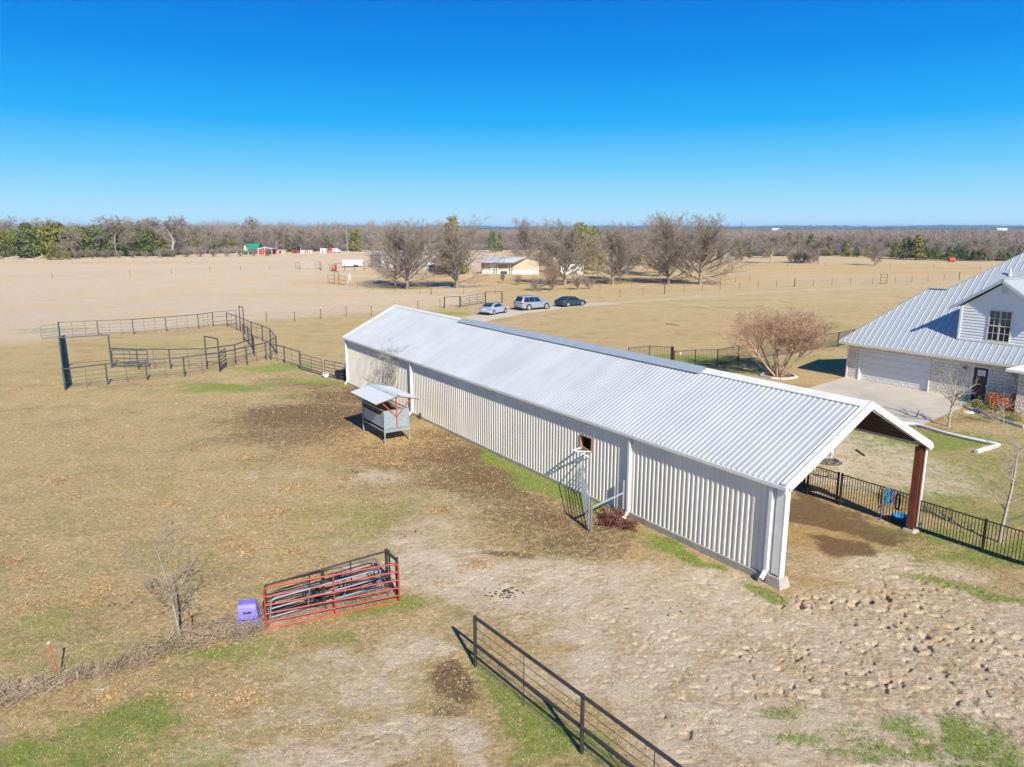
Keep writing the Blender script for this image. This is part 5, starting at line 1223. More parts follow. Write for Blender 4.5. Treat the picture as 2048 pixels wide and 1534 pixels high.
tips = tips[rq.random(len(tips)) < .6]
off = rq.normal(size=(len(tips), 7, 3)) * .05; pc_ = (tips[:, None, :] + off).reshape(-1, 3)
u = rq.normal(size=pc_.shape); u /= np.linalg.norm(u, axis=1)[:, None]; v = np.cross(u, rq.normal(size=pc_.shape)); v /= np.linalg.norm(v, axis=1)[:, None]; s_ = .024
Vt = np.stack([pc_ - u * s_, pc_ + v * s_, pc_ + u * s_, pc_ - v * s_], 1).reshape(-1, 3); m3 = mesh_np('seed_heads', Vt, np.arange(len(Vt)).reshape(-1, 4))
mp_ = P(1556, 752)
tree('crepe_shrub_tree', mp_, (m1, m2, m3), (M['bark_myrtle'], M['bark_myrtle'], M['seed']), 'wide many stemmed bare tree with brown seed heads in the yard behind the barn')
mb = MB(); pl = [(mp_[0] + 1.25 * math.cos(t * .4488) * (1 + .08 * math.sin(t * 3)), mp_[1] - .1 + 1.15 * math.sin(t * .4488), .06) for t in range(15)]
for a_, b_ in zip(pl, pl[1:]): mb.beam(a_, lerp(a_, b_, .94), .16, .12)
tag(mb.build('stone_ring', M['rock']), 'ring of white edging stones round the many stemmed tree', 'stone edging')
mb = MB(); mb.poly([(x, y, .02) for x, y, _ in pl[:-1]]); tag(mb.build('tree_mulch', M['mulch']), 'dark mulch inside the white stone ring', 'mulch', kind='stuff')
# leafy shrubs by the house
def leafy(pt, r, h, n, leaf, mtl, label, seed, name='leafy_bush', cat='shrub'):
    r_ = np.random.default_rng(seed); cl = r_.normal(size=(14, 3)) * np.array([.45, .45, .3]) * r + np.array([0, 0, h * .5])
    c = cl[r_.integers(0, 14, n)] + r_.normal(size=(n, 3)) * r * .2; c[:, 2] = np.clip(c[:, 2], .03, h)
    u = r_.normal(size=c.shape); u /= np.linalg.norm(u, axis=1)[:, None]; v = np.cross(u, r_.normal(size=c.shape)); v /= np.linalg.norm(v, axis=1)[:, None]
    s_ = leaf * r_.uniform(.5, 1.2, (n, 1)); V = np.stack([c - u * s_, c + v * s_ * .5, c + u * s_, c - v * s_ * .5], 1).reshape(-1, 3)
    t = empty(name, V3(pt), 0, label, cat); newobj('foliage', mesh_np('foliage', V, np.arange(len(V)).reshape(-1, 4)), mtl, t)
    V2, F2 = tubes_np([(0, 0, -.05, c_[0], c_[1], c_[2], .012, .006) for c_ in cl], 4); newobj('stems', mesh_np('stems', V2, F2), M['bark'], t)
leafy(zt(600, 400), .85, 1.25, 1500, .06, M['bush_orange'], 'orange and red leaved shrub in front of the stone wall', 1)
leafy(zt(560, 392), .6, .8, 700, .05, M['bush_green'], 'green shrub growing into the orange one from the left', 2)
leafy(zt(445, 388), .6, .5, 700, .05, mat('yellow_green_leaves', (.24, .24, .06), .8), 'low yellow green bush right of the brown front door', 3)
leafy(zt(500, 425), .6, .5, 700, .05, M['bush_green'], 'low green bush below the front door bed edge', 4)
leafy(zt(560, 455), .6, .45, 500, .04, M['vine'], 'dry brown flower bed clump on the lawn side of the orange shrub', 5)
leafy(zt(680, 475), .9, .4, 700, .05, M['bush_green'], 'dark low ground cover along the bed edging at far right', 6)
leafy(P(1232, 1052), .35, .35, 500, .05, M['redvine'], 'dark red brown dead weeds at the foot of the barn post', 7, 'dead_weeds')
leafy(P(1222, 1042), .55, .45, 900, .05, M['redvine'], 'reddish dead weed clump under the grey pipe rail', 8, 'dead_weeds')
leafy(P(1262, 1058), .45, .3, 500, .05, M['redvine'], 'thin red brown weeds right of the barn post', 9, 'dead_weeds')
leafy(P(843, 836), .3, .3, 200, .05, M['bush_green'], 'small green weed at the barn wall beyond the feeder', 10, 'weed')
for i, (q, s_) in enumerate(((zt(390, 418), .28), (zt(430, 405), .2), (zt(480, 412), .22))):
    mb = MB(); n = 8; pts_ = [(s_ * math.cos(k * .785) * (1 + .2 * math.sin(k * 2 + i)), s_ * .8 * math.sin(k * .785), .07) for k in range(n)]
    mb.poly(pts_); 
    for k in range(n): a_, b_ = pts_[k], pts_[(k + 1) % n]; mb.poly([(a_[0]*1.05, a_[1]*1.05, -.05), (b_[0]*1.05, b_[1]*1.05, -.05), b_, a_])
    o = mb.build('stepping_stone', M['rock']); o.location = (*q, 0); tag(o, ('largest flat stepping stone at the grass edge below the door', 'small flat stone between stepping stone and bed', 'flat stone beside the yellow green bush')[i], 'stone')
mb = MB(); mb.path([(*zt(385, 392), .08), (*zt(480, 425), .08), (*zt(600, 470), .08), (*zt(760, 520), .08)], .08, 6); tag(mb.build('bed_edging', M['rock']), 'pale stone edging of the flower bed by the front door', 'edging')

# ------------------------------------------------------------------ wire fences across the fields
def wire_fence(label, pts, spacing, h=1.25, r=.035, mtl='tpost', tips=False):
    out = []
    for a, b in zip(pts, pts[1:]):
        L2 = math.hypot(b[0] - a[0], b[1] - a[1]); n = max(1, round(L2 / spacing))
        for k in range(n): out.append(lerp(a, b, k / n))
    out.append(pts[-1]); o = out[0]; t = empty('wire_fence', V3(o), 0, label, 'fence'); q = random.Random(len(out))
    src = None
    for i, p in enumerate(out[:100]):
        if src is None:
            mb = MB(); mb.tube((0, 0, -.1), (0, 0, h), r, 5); src = mb.build('post', M[mtl], t)
            mb = MB(); mb.tube((0, 0, h), (0, 0, h + .08), r * 1.05, 5); mb.build('post_tip', M['white'], src) if tips else None; c = src
        else: c = copy_tree(src, t)
        c.location = (p[0] - o[0], p[1] - o[1], 0); c.rotation_euler = (q.gauss(0, .03), q.gauss(0, .03), 0)
    mb = MB()
    for z in (.3, .6, .9, 1.15): mb.path([(p[0] - o[0], p[1] - o[1], z) for p in out], .006, 3)
    mb.build('wire', M['wire'], t)
wire_fence('wire fence with pale tipped steel posts between corral and the parked cars', [P(480, 652), P(533, 644), P(590, 643.5), P(642, 638), P(693, 632), P(743, 631), P(790, 625), P(836, 620), P(880, 615)], 5.2, 1.35, .045, tips=True)
wire_fence('wire fence crossing the pale field at left, far from the corral', [P(-20, 564), P(105, 557), P(260, 551), P(420, 544), P(540, 539), P(600, 541)], 11, 1.3, .05)
wire_fence('wire fence along the far side of the track behind the barn', [P(1240, 594), P(1329, 587), P(1440, 580), P(1588, 573.5), P(1700, 569), P(1790, 567), P(1918, 561)], 5, 1.35, .04)
wire_fence('wire fence with thin posts in front of the golden yard behind the cars', [P(863, 590), P(990, 587), P(1080, 584), P(1200, 582), P(1320, 574), P(1440, 568), P(1500, 563)], 6.5, 1.25, .035)
wire_fence('wire fence along the far edge of the golden strip at right', [P(1500, 533), P(1650, 533), P(1780, 535), P(1960, 539)], 10, 1.3, .05)
wire_fence('wire fence bending round the golden yard from the rusty pens to the white gate', [P(715, 575), P(745, 580), P(792, 583), P(840, 588), P(862, 590)], 5, 1.25, .035, tips=True)
for px, py, ty, lb in ((1329, 588, 568, 'dark wooden post, left of two in the field fence behind the crepe tree'), (1589, 574, 556, 'dark wooden post, right of two in the field fence behind the crepe tree'), (1918, 560, 548, 'dark post at the fence end beside the house roof edge')):
    mb = MB(); mb.tube((0, 0, -.1), (0, 0, 1.75), .09, 8); o = mb.build('wooden_post', M['tpost']); o.location = (*P(px, py), 0); tag(o, lb, 'post')
gt = P(1760, 568); gate('brown four bar panel standing alone in the field fence near the house roof', gt, P(1773, 568), .1, 1.9, 4, M['tpost'], .06, 0, rounded=False, single=True)
pipe_fence('dark pipe gate posts and rail behind the silver blue sedan', [z3g for z3g in (P(889, 616), P(920, 614.5))], 1.55, M['pipe_black'], .09, .04, cat='fence')
gate('wide slate bar gate in the field fence behind the silver blue sedan', P(922, 614.3), P(970, 607), .15, 1.35, 5, M['pipe_slate'], .035, 2, single=True)
pipe_fence('dark pipe rail and end post between gate and silver suv', [P(971, 606.5), P(1004, 606)], 1.7, M['pipe_black'], .09, .04)
gate('pale aluminium gate at the yard corner left of the second shade tree', P(878, 592), P(900, 591), .2, 1.3, 3, M['galv_grey'], .04, 0, single=True)
# rusty pens in the mid field
zp = lambda x, y: P(580 + x / 7.314, 490 + y / 7.318)
gate('rusty corral panel, left part of the small pen in the field', zp(560, 560), zp(655, 572), .2, 1.5, 3, M['rust'], .05, 0, single=True)
frame_ = [zp(655, 572), zp(712, 578)]
t = empty('loading_frame', V3(frame_[0]), 0, 'tall rusty pipe frame in the middle of the small field pen', 'gate frame')
e = (frame_[1][0] - frame_[0][0], frame_[1][1] - frame_[0][1])
mb = MB(); mb.path([(0, 0, 0), (0, 0, 2.6), (*e, 2.6), (*e, 0)], .06, 6); mb.build('header_frame', M['tpost'], t); mb = MB(); mb.tube((e[0]*.4, e[1]*.4, 0), (e[0]*.4, e[1]*.4, 2), .05, 5); mb.build('post', M['rust'], t)
gate('rusty corral panel, right part of the small pen in the field', zp(720, 578), zp(812, 595), .2, 1.6, 3, M['rust'], .05, 0, single=True)
t = empty('white_ladder', V3(zp(875, 560)), 0, 'small white a shaped stand beside the rusty field pen', 'stand'); mb = MB(); mb.beam((-.35, 0, 0), (0, 0, 2.1), .08, .08); mb.beam((.4, 0, 0), (0, 0, 2.1), .08, .08); mb.beam((-.2, 0, .9), (.2, 0, .9), .06, .06); mb.build('stand_frame', M['white'], t)
gate('pale green bar gate at the left end of the far pens', zp(160, 352), zp(372, 346), .2, 1.9, 6, mat('pale_green_gate', (.35, .42, .32), .6), .05, 2, single=True)
gate('thin rusty panel left of the pale green gate', zp(84, 355), zp(150, 352), .2, 1.6, 3, M['tpost'], .04, 0, single=True)
gate('thin rusty panel right of the pale green gate', zp(380, 348), zp(440, 347), .2, 1.8, 3, M['tpost'], .04, 0, single=True)
gate('rusty brown panel before the dark squeeze chute', zp(442, 348), zp(465, 372), .1, 2.0, 5, M['rust'], .05, 0, single=True)
gate('grey side panel of the far working chute', zp(465, 372), zp(560, 372), .1, 2.0, 5, M['galv_grey'], .05, 1, single=True)
t = empty('round_bale', V3(zp(632, 385)), 0, 'rusty brown hay bale ring right of the far working chute', 'bale feeder'); mb = MB(); mb.tube((-.9, 0, .1), (-.9, 0, 2.0), .06, 6); mb.tube((.9, 0, .1), (.9, 0, 2.0), .06, 6); mb.build('ring_post', M['tpost'], t); mb = MB(); mb.tube((-.55, .6, .9), (.55, .6, .9), .8, 14); mb.build('bale_roll', M['rust'], t)
pipe_fence('rusty pipe fence running past the white trailer to the shed', [zp(660, 385), zp(800, 383), zp(948, 380), zp(1090, 375), zp(1185, 318)], 2.0, M['tpost'], .07, .045, (1.0,))
# white stock tank trailer
t = empty('white_trailer', V3(zp(785, 330)), 0, 'long low white trailer parked behind the far pens', 'trailer')
e0, e1 = zp(770, 325), zp(1055, 325); Lt = math.hypot(e1[0] - e0[0], e1[1] - e0[1]); t.location = (*e0, 0)
mb = MB(); mb.box(0, Lt, 0, 2.2, .45, 2.05); mb.build('trailer_body', M['white'], t, bevel=.12); mb = MB(); mb.box(0, Lt, -.06, .0, .35, .45); mb.build('side_rail', M['galv_grey'], t)
for x in (Lt * .62, Lt * .74): mb = MB(); mb.tube((x, -.1, .38), (x, .2, .38), .38, 14); mb.build('wheel', M['tyre'], t)
# white shed left of second shade tree
e0, e1 = zp(1185, 320), zp(1925, 345); sw = math.hypot(e1[0] - e0[0], e1[1] - e0[1])
t = empty('white_shed', (*e0, 0), math.atan2(e1[1] - e0[1], e1[0] - e0[0]), 'long shed with grey end and white wall half hidden by the first shade trees', 'shed')
mb = MB(); mb.box(0, sw, 0, 7, 0, 3.6); mb.build('wall', M['white'], t); mb = MB(); mb.box(-.03, 4, -.04, 0, 0, 3.5); mb.build('grey_wall', mat('grey_boards', (.22, .21, .20), .8), t)
mb = MB(); mb.poly([(-.3, -.4, 3.6), (sw + .3, -.4, 3.6), (sw + .3, 3.5, 4.5), (-.3, 3.5, 4.5)]); mb.poly([(-.3, 7.4, 3.6), (sw + .3, 7.4, 3.6), (sw + .3, 3.5, 4.5), (-.3, 3.5, 4.5)][::-1]); mb.build('roof', M['galv'], t)
mb = MB(); mb.box(sw * .55, sw * .7, -.05, 0, 0, 2.6); mb.build('door', M['galv_grey'], t)
# boat-like pale vehicle under tree
def simple_vehicle(label, pt, L, W, H, mtl, rzv=0.0, name='parked_vehicle'):
    t = empty(name, (*pt, 0), rzv, label, 'vehicle')
    mb = MB(); mb.hexa([(-L/2,-W/2,.3),(L/2,-W/2,.3),(L/2,W/2,.3),(-L/2,W/2,.3),(-L/2+.1,-W/2+.05,.95),(L/2-.15,-W/2+.05,.9),(L/2-.15,W/2-.05,.9),(-L/2+.1,W/2-.05,.95)]); mb.build('body', mtl, t, bevel=.1)
    mb = MB(); mb.hexa([(-L*.42,-W/2+.1,.94),(L*.2,-W/2+.1,.92),(L*.2,W/2-.1,.92),(-L*.42,W/2-.1,.94),(-L*.32,-W/2+.25,H),(L*.06,-W/2+.25,H),(L*.06,W/2-.25,H),(-L*.32,W/2-.25,H)]); mb.build('cabin', M['glass_dark'], t, bevel=.05)
    for x in (-L*.32, L*.32):
        for y in (-W/2+.02, W/2-.02): mb = MB(); mb.tube((x, y-.1, .33), (x, y+.1, .33), .33, 12); mb.build('wheel', M['tyre'], t)
    return t
simple_vehicle('pale silver car parked under the second shade tree', P(872, 541), 5, 1.9, 1.5, M['silver'])
# mobile home
m0, m1_, m2_ = P(965, 546), P(1027, 548.5), P(1078, 547)
z3 = lambda x, y: P(900 + x / 6.39, 400 + y / 6.39)
a0 = z3(400, 940); a1 = z3(815, 948); a2 = z3(1135, 945)
ux = np.array([a1[0] - a0[0], a1[1] - a0[1]]); LH = np.linalg.norm(ux); rzh = math.atan2(ux[1], ux[0])
t = empty('mobile_home', (*a0, 0), rzh, 'low tan mobile home with grey metal roof, porch and white skirting', 'house')
wv = np.array(a2) - np.array(a1); c_, s_ = math.cos(-rzh), math.sin(-rzh); wl = (wv[0] * c_ - wv[1] * s_, wv[0] * s_ + wv[1] * c_)
WD = max(7.0, math.hypot(*wl)); print('home', LH, wl)
EL = 3.0; RH = 4.1; X1 = LH; X2 = LH + wl[0]
mb = MB(); mb.poly([(0, 0, 0), (X1, 0, 0), (X1, 0, EL), (0, 0, EL)]); mb.poly([(X1, 0, 0), (X2, wl[1], 0), (X2, wl[1], EL), ((X1 + X2) / 2, wl[1] / 2, RH), (X1, 0, EL)])
mb.poly([(X2, wl[1], 0), (X2 - X1, wl[1] + 5, 0), (X2 - X1, wl[1] + 5, EL), (X2, wl[1], EL)])
mb.poly([(X2 - X1, wl[1] + 5, 0), (0, 0, 0), (0, 0, EL), (X2 - X1, wl[1] + 5, EL)]); mb.build('wall', M['tan_wall'], t)
mb = MB(); mx_ = (X1 + X2) / 2; my_ = wl[1] / 2
mb.poly([(-.6, -1.6, EL - .15), (X1 + .3, -1.3, EL - .15), (mx_ + .3, my_, RH + .1), (1.6, my_ + 3, RH + .1)]); mb.poly([(mx_ + .3, my_, RH + .1), (X2 + .3, wl[1] + .2, EL), (X2 - X1, wl[1] + 6, EL), (1.6, my_ + 3, RH + .1)])
mb.build('roof', M['galv'], t)
mb = MB(); mb.beam((X1 + .25, -1.3, EL - .28), (mx_ + .25, my_, RH - .05), .1, .28); mb.beam((mx_ + .25, my_, RH - .05), (X2 + .3, wl[1] + .2, EL - .15), .1, .28); mb.beam((-.6, -1.6, EL - .25), (X1 + .25, -1.3, EL - .28), .1, .2); mb.build('fascia', M['wood_brown'] if False else mat('brown_fascia', (.20, .14, .10), .8), t)
mb = MB(); mb.box(.3, X1, -.06, 0, 0, .9); mb.poly([(X1 + .04, -.03, 0), (X2 + .04, wl[1] - .03, 0), (X2 + .04, wl[1] - .03, .9), (X1 + .04, -.03, .9)]); mb.build('skirting', M['white'], t)
for x in (X1 * .52, X1 - .1): mb = MB(); mb.box(x - .09, x + .09, -1.4, -1.22, 0, EL - .2); mb.build('porch_post', mat('dark_post', (.10, .08, .07), .8), t)
mb = MB(); mb.box(X1 * .28, X1 * .52, -.09, 0, 1.1, 2.5); mb.build('porch_panel', M['white'], t)
mb = MB(); mb.box(X1 * .82, X1 * .93, -.09, 0, .8, 2.5); mb.build('door', mat('pale_door', (.62, .58, .48), .6), t)
mb = MB(); mb.box(X1 * .62, X1 * .80, -.3, -.1, .0, .7); mb.build('bench', M['dark'], t)
q = z3(450, 925); leafy(q, .9, 1.1, 300, .15, mat('teal_tarp', (.02, .32, .24), .6), 'teal green covered object at the left end of the mobile home porch', 31, 'covered_object', 'covered object')
simple_vehicle('small red riding mower in front of the mobile home porch', z3(555, 940), 1.8, 1.1, 1.1, M['rail_red'], name='riding_mower')
# small outbuilding right of it
o0 = z3(1415, 948); t = empty('small_outbuilding', (*o0, 0), .05, 'small white outbuilding with grey roof behind the spreading shade tree', 'shed')
mb = MB(); mb.box(0, 5.6, 0, 4, 0, 2.6); mb.build('wall', M['white'], t); mb = MB(); mb.hexa([(-.3,-.3,2.6),(5.9,-.3,2.6),(5.9,4.3,2.6),(-.3,4.3,2.6),(.6,2,3.6),(5.0,2,3.6),(5.0,2.1,3.6),(.6,2.1,3.6)]); mb.build('roof', mat('slate_roof', (.20, .23, .27), .6), t); mb = MB(); mb.box(-.05, 0, .5, 3.5, .2, 2.4); mb.build('grey_wall', M['galv_grey'], t)
# green roofed house, red shed and yard clutter at the far field edge
zg = lambda x, y: P(460 + x / 7.314, 470 + y / 7.317)
g0 = zg(190, 282); t = empty('farm_house', (*g0, 0), 0, 'small cream house with steep green roof at the far edge of the pale field', 'house')
k = 1 / (FC / g0[1]) / 1.0; s = g0[1] / FC / 7.314        # metres per zoomed pixel there
X = lambda v: (v - 190) * s; t.scale = (1, 1, .52)
mb = MB(); mb.box(X(200), X(360), 0, 8, 0, 3.2); mb.poly([(X(192), -.02, 2.4), (X(262), -.02, 3.0), (X(225), -.02, 7.6)]); mb.build('wall', mat('cream_wall', (.72, .68, .55), .7), t)
mb = MB(); mb.poly([(X(262), -.2, 4.4), (X(425), -.2, 4.4), (X(400), 4, 8.6), (X(220), 4, 8.6)]); mb.poly([(X(192), -.2, 3.6), (X(262), -.3, 4.4), (X(220), 4, 8.6)]); mb.poly([(X(220), 4, 8.6), (X(400), 4, 8.6), (X(425), 8, 4.4), (X(192), 8, 4)]); mb.build('roof', M['greenroof'], t)
mb = MB(); mb.poly([(X(130), -3, 2.2), (X(365), -3, 2.2), (X(365), 0, 3.2), (X(180), 0, 3.2)]); mb.build('porch_roof', M['greenroof'], t)
for v in (135, 200, 300, 355): mb = MB(); mb.tube((X(v), -2.9, 0), (X(v), -2.9, 2.2), .12, 5); mb.build('porch_post', M['white'], t)
g1 = zg(365, 288); t = empty('red_shed', (*g1, 0), 0, 'bright red metal carport shed with white trim beside the green roofed house', 'shed'); s = g1[1] / FC / 7.314; X = lambda v: (v - 365) * s; t.scale = (1, 1, .63)
mb = MB(); mb.poly([(X(365), 3, 0), (X(415), 0, 0), (X(415), 0, 3.6), (X(365), 3, 4.2)]); mb.build('side_wall', mat('dark_red_wall', (.28, .03, .02), .6), t)
mb = MB(); mb.poly([(X(420), 0, 0), (X(512), 0, 0), (X(512), 0, 4.6), (X(420), 0, 3.9)]); mb.build('front_wall', M['barnred'], t); mb = MB(); mb.box(X(365), X(600), 8, 8.1, 0, 3.4); mb.build('back_wall', M['barnred'], t)
mb = MB(); mb.poly([(X(360), 3, 4.2), (X(415), -.3, 3.8), (X(515), -.3, 4.9), (X(460), 7, 5.0)]); mb.poly([(X(515), -.3, 4.9), (X(620), -.3, 3.7), (X(600), 8, 3.7), (X(460), 8, 4.9)]); mb.build('roof', mat('blue_roof', (.25, .40, .65), .5), t)
mb = MB(); mb.beam((X(415), -.35, 3.85), (X(515), -.35, 4.9), .2, .3); mb.beam((X(515), -.35, 4.9), (X(618), -.35, 3.8), .2, .3); mb.beam((X(512), -.3, 0), (X(512), -.3, 4.8), .25, .25); mb.beam((X(418), -.3, 0), (X(418), -.3, 3.9), .25, .25); mb.beam((X(615), -.3, 0), (X(615), -.3, 3.8), .2, .2); mb.build('trim', M['white'], t)
simple_vehicle('orange red tractor under the red carport', zg(580, 280), 3.5, 2, 1.8, M['barnred'], name='tractor')
def boxy(label, x0, x1, ybase, h, mtl, name='storage_shed', cat='shed', roofm=None):
    p0 = zg(x0, ybase); s = p0[1] / FC / 7.314; L2 = (x1 - x0) * s; t = empty(name, (*p0, 0), 0, label, cat); t.scale = (1, 1, .68)
    mb = MB(); mb.box(0, L2, 0, 3, 0, h); mb.build('wall', mtl, t); mb = MB(); mb.hexa([(-.1,-.15,h),(L2+.1,-.15,h),(L2+.1,3.1,h),(-.1,3.1,h),(-.1,1.4,h+.5),(L2+.1,1.4,h+.5),(L2+.1,1.6,h+.5),(-.1,1.6,h+.5)]); mb.build('roof', roofm or mtl, t)
    mb = MB(); mb.box(L2 * .4, L2 * .6, -.03, 0, 0, h * .75); mb.build('door', M['dark'], t); return t
boxy('weathered pinkish shed just right of the red carport', 655, 810, 268, 1.9, M['pink_grey'])
boxy('rust red trailer box between pale shed and white box', 895, 1010, 268, 1.8, mat('rust_red', (.25, .05, .03), .8), 'rusty_trailer', 'trailer')
boxy('small white box trailer in the row at the field edge', 1028, 1080, 268, 1.6, M['white'], 'box_trailer', 'trailer')
boxy('brown and white camper beside the small white box', 1085, 1130, 266, 1.7, M['pink_grey'], 'camper_trailer', 'trailer')
boxy('pale camper end at the right of the field edge row', 1140, 1195, 266, 1.5, mat('cream_box', (.6, .55, .45), .7), 'camper_trailer', 'trailer')
boxy('white box trailer left of the red truck', 1320, 1395, 262, 2.6, M['white'], 'box_trailer', 'trailer', )
q = zg(1405, 258); s = q[1] / FC / 7.314; t = empty('red_truck', (*q, 0), 0, 'red and white truck with white cargo box at the far field edge', 'truck'); t.scale = (1, 1, .58)
mb = MB(); mb.box(0, 95 * s, 0, 2.4, .6, 3.7); mb.build('cab', mat('faded_red', (.5, .08, .05), .6), t, bevel=.2); mb = MB(); mb.box(97 * s, 170 * s, 0, 2.4, .6, 3.1); mb.build('cargo_box', M['white'], t)
mb = MB(); mb.box(172 * s, 205 * s, 0, 2.3, .5, 2.0); mb.build('hood', M['white'], t, bevel=.15); mb = MB(); mb.box(30 * s, 80 * s, -.04, 0, 2.2, 3.2); mb.build('side_window', M['glass_dark'], t)
for v in (20, 120, 190): mb = MB(); mb.tube((v * s, -.1, .5), (v * s, .3, .5), .5, 12); mb.build('wheel', M['tyre'], t)
# blue dumpster shed and pale posts at left edge
q = P(317, 513.5); t = empty('dark_shed', (*q, 0), 0, 'low dark shed with blue grey end at the foot of the left treeline', 'shed'); s = q[1] / FC
mb = MB(); mb.box(0, 24 * s, 0, 4, 0, 2.2); mb.build('wall', M['dark'], t); mb = MB(); mb.box(-.02, 5 * s, -.05, 0, 0, 2.1); mb.build('end_wall', mat('blue_grey_tin', (.25, .32, .38), .6), t); mb = MB(); mb.box(-.3, 25 * s, -.4, 4.3, 2.2, 2.35); mb.build('roof', M['tpost'], t)
wp = []
for i in range(16):
    px = (291, 296, 300, 304, 388, 392, 397, 401, 405, 411, 420, 425, 430, 436, 339, 342)[i]; mb = MB(); mb.tube((0, 0, -.1), (.0 if i > 3 else -.5, 0, 1.7 + .3 * (i % 3)), .13, 5); o = mb.build('wooden_post', M['wood_grey']); o.location = (*P(px, 512.5 - (px - 290) * .015), 0)
    tag(o, 'pale leaning wooden post left of the dark shed' if i < 4 else 'pale upright wooden post left of the green roofed house', 'post', 'leaning posts by the dark shed' if i < 4 else 'pale posts left of the green roofed house')
# brush pile at far left
rb = random.Random(12); 
for i in range(10):
    q = P(rb.uniform(-20, 92), rb.uniform(516, 522)); t = empty('dead_log', (*q, 0), rb.uniform(-.4, .4), 'grey bleached log in the brush pile at far left', 'log', 'logs of the far left brush pile')
    mb = MB(); l = rb.uniform(3, 7); mb.tube((-l/2, 0, .25), (l/2, 0, rb.uniform(.3, 1.2)), .28, 7, .14); mb.tube((0, 0, .5), (l*.3, .4, 1.3), .10, 5, .05); mb.build('log_trunk', M['bark_pale'], t)
# power poles
for px, by, ty, lb, r in ((850, 530, 478, 'white equipment topped utility pole between the first two shade trees', .16), (853, 545, 470, 'thin wooden utility pole in front of the white topped one', .12), (695, 503, 445, 'tall dark utility pole standing over the far treeline', .25)):
    h = hpx(px, by, ty); t = empty('utility_pole', (*P(px, by), 0), 0, lb, 'utility pole'); mb = MB(); mb.tube((0, 0, 0), (0, 0, h), r, 8, r * .7); mb.build('pole', M['wood_grey'], t)
    mb = MB(); mb.beam((-1, 0, h - .6), (1, 0, h - .6), .15, .15); mb.build('cross_arm', M['wood_grey'], t)
    if r == .16: mb = MB(); mb.tube((.3, -.3, h - 3.2), (.3, -.3, h - 1.8), .4, 10); mb.build('transformer', M['white'], t)
q = P(1903, 524); t = empty('red_tank', (*q, 0), 0, 'small bright red tank at the foot of the right treeline', 'tank'); mb = MB(); mb.tube((-.9, 0, .8), (.9, 0, .8), .65, 14); mb.build('tank_body', M['barnred'], t, True); mb = MB(); mb.box(-.8, -.6, -.5, .5, 0, .5); mb.box(.6, .8, -.5, .5, 0, .5); mb.build('tank_feet', M['tpost'], t)

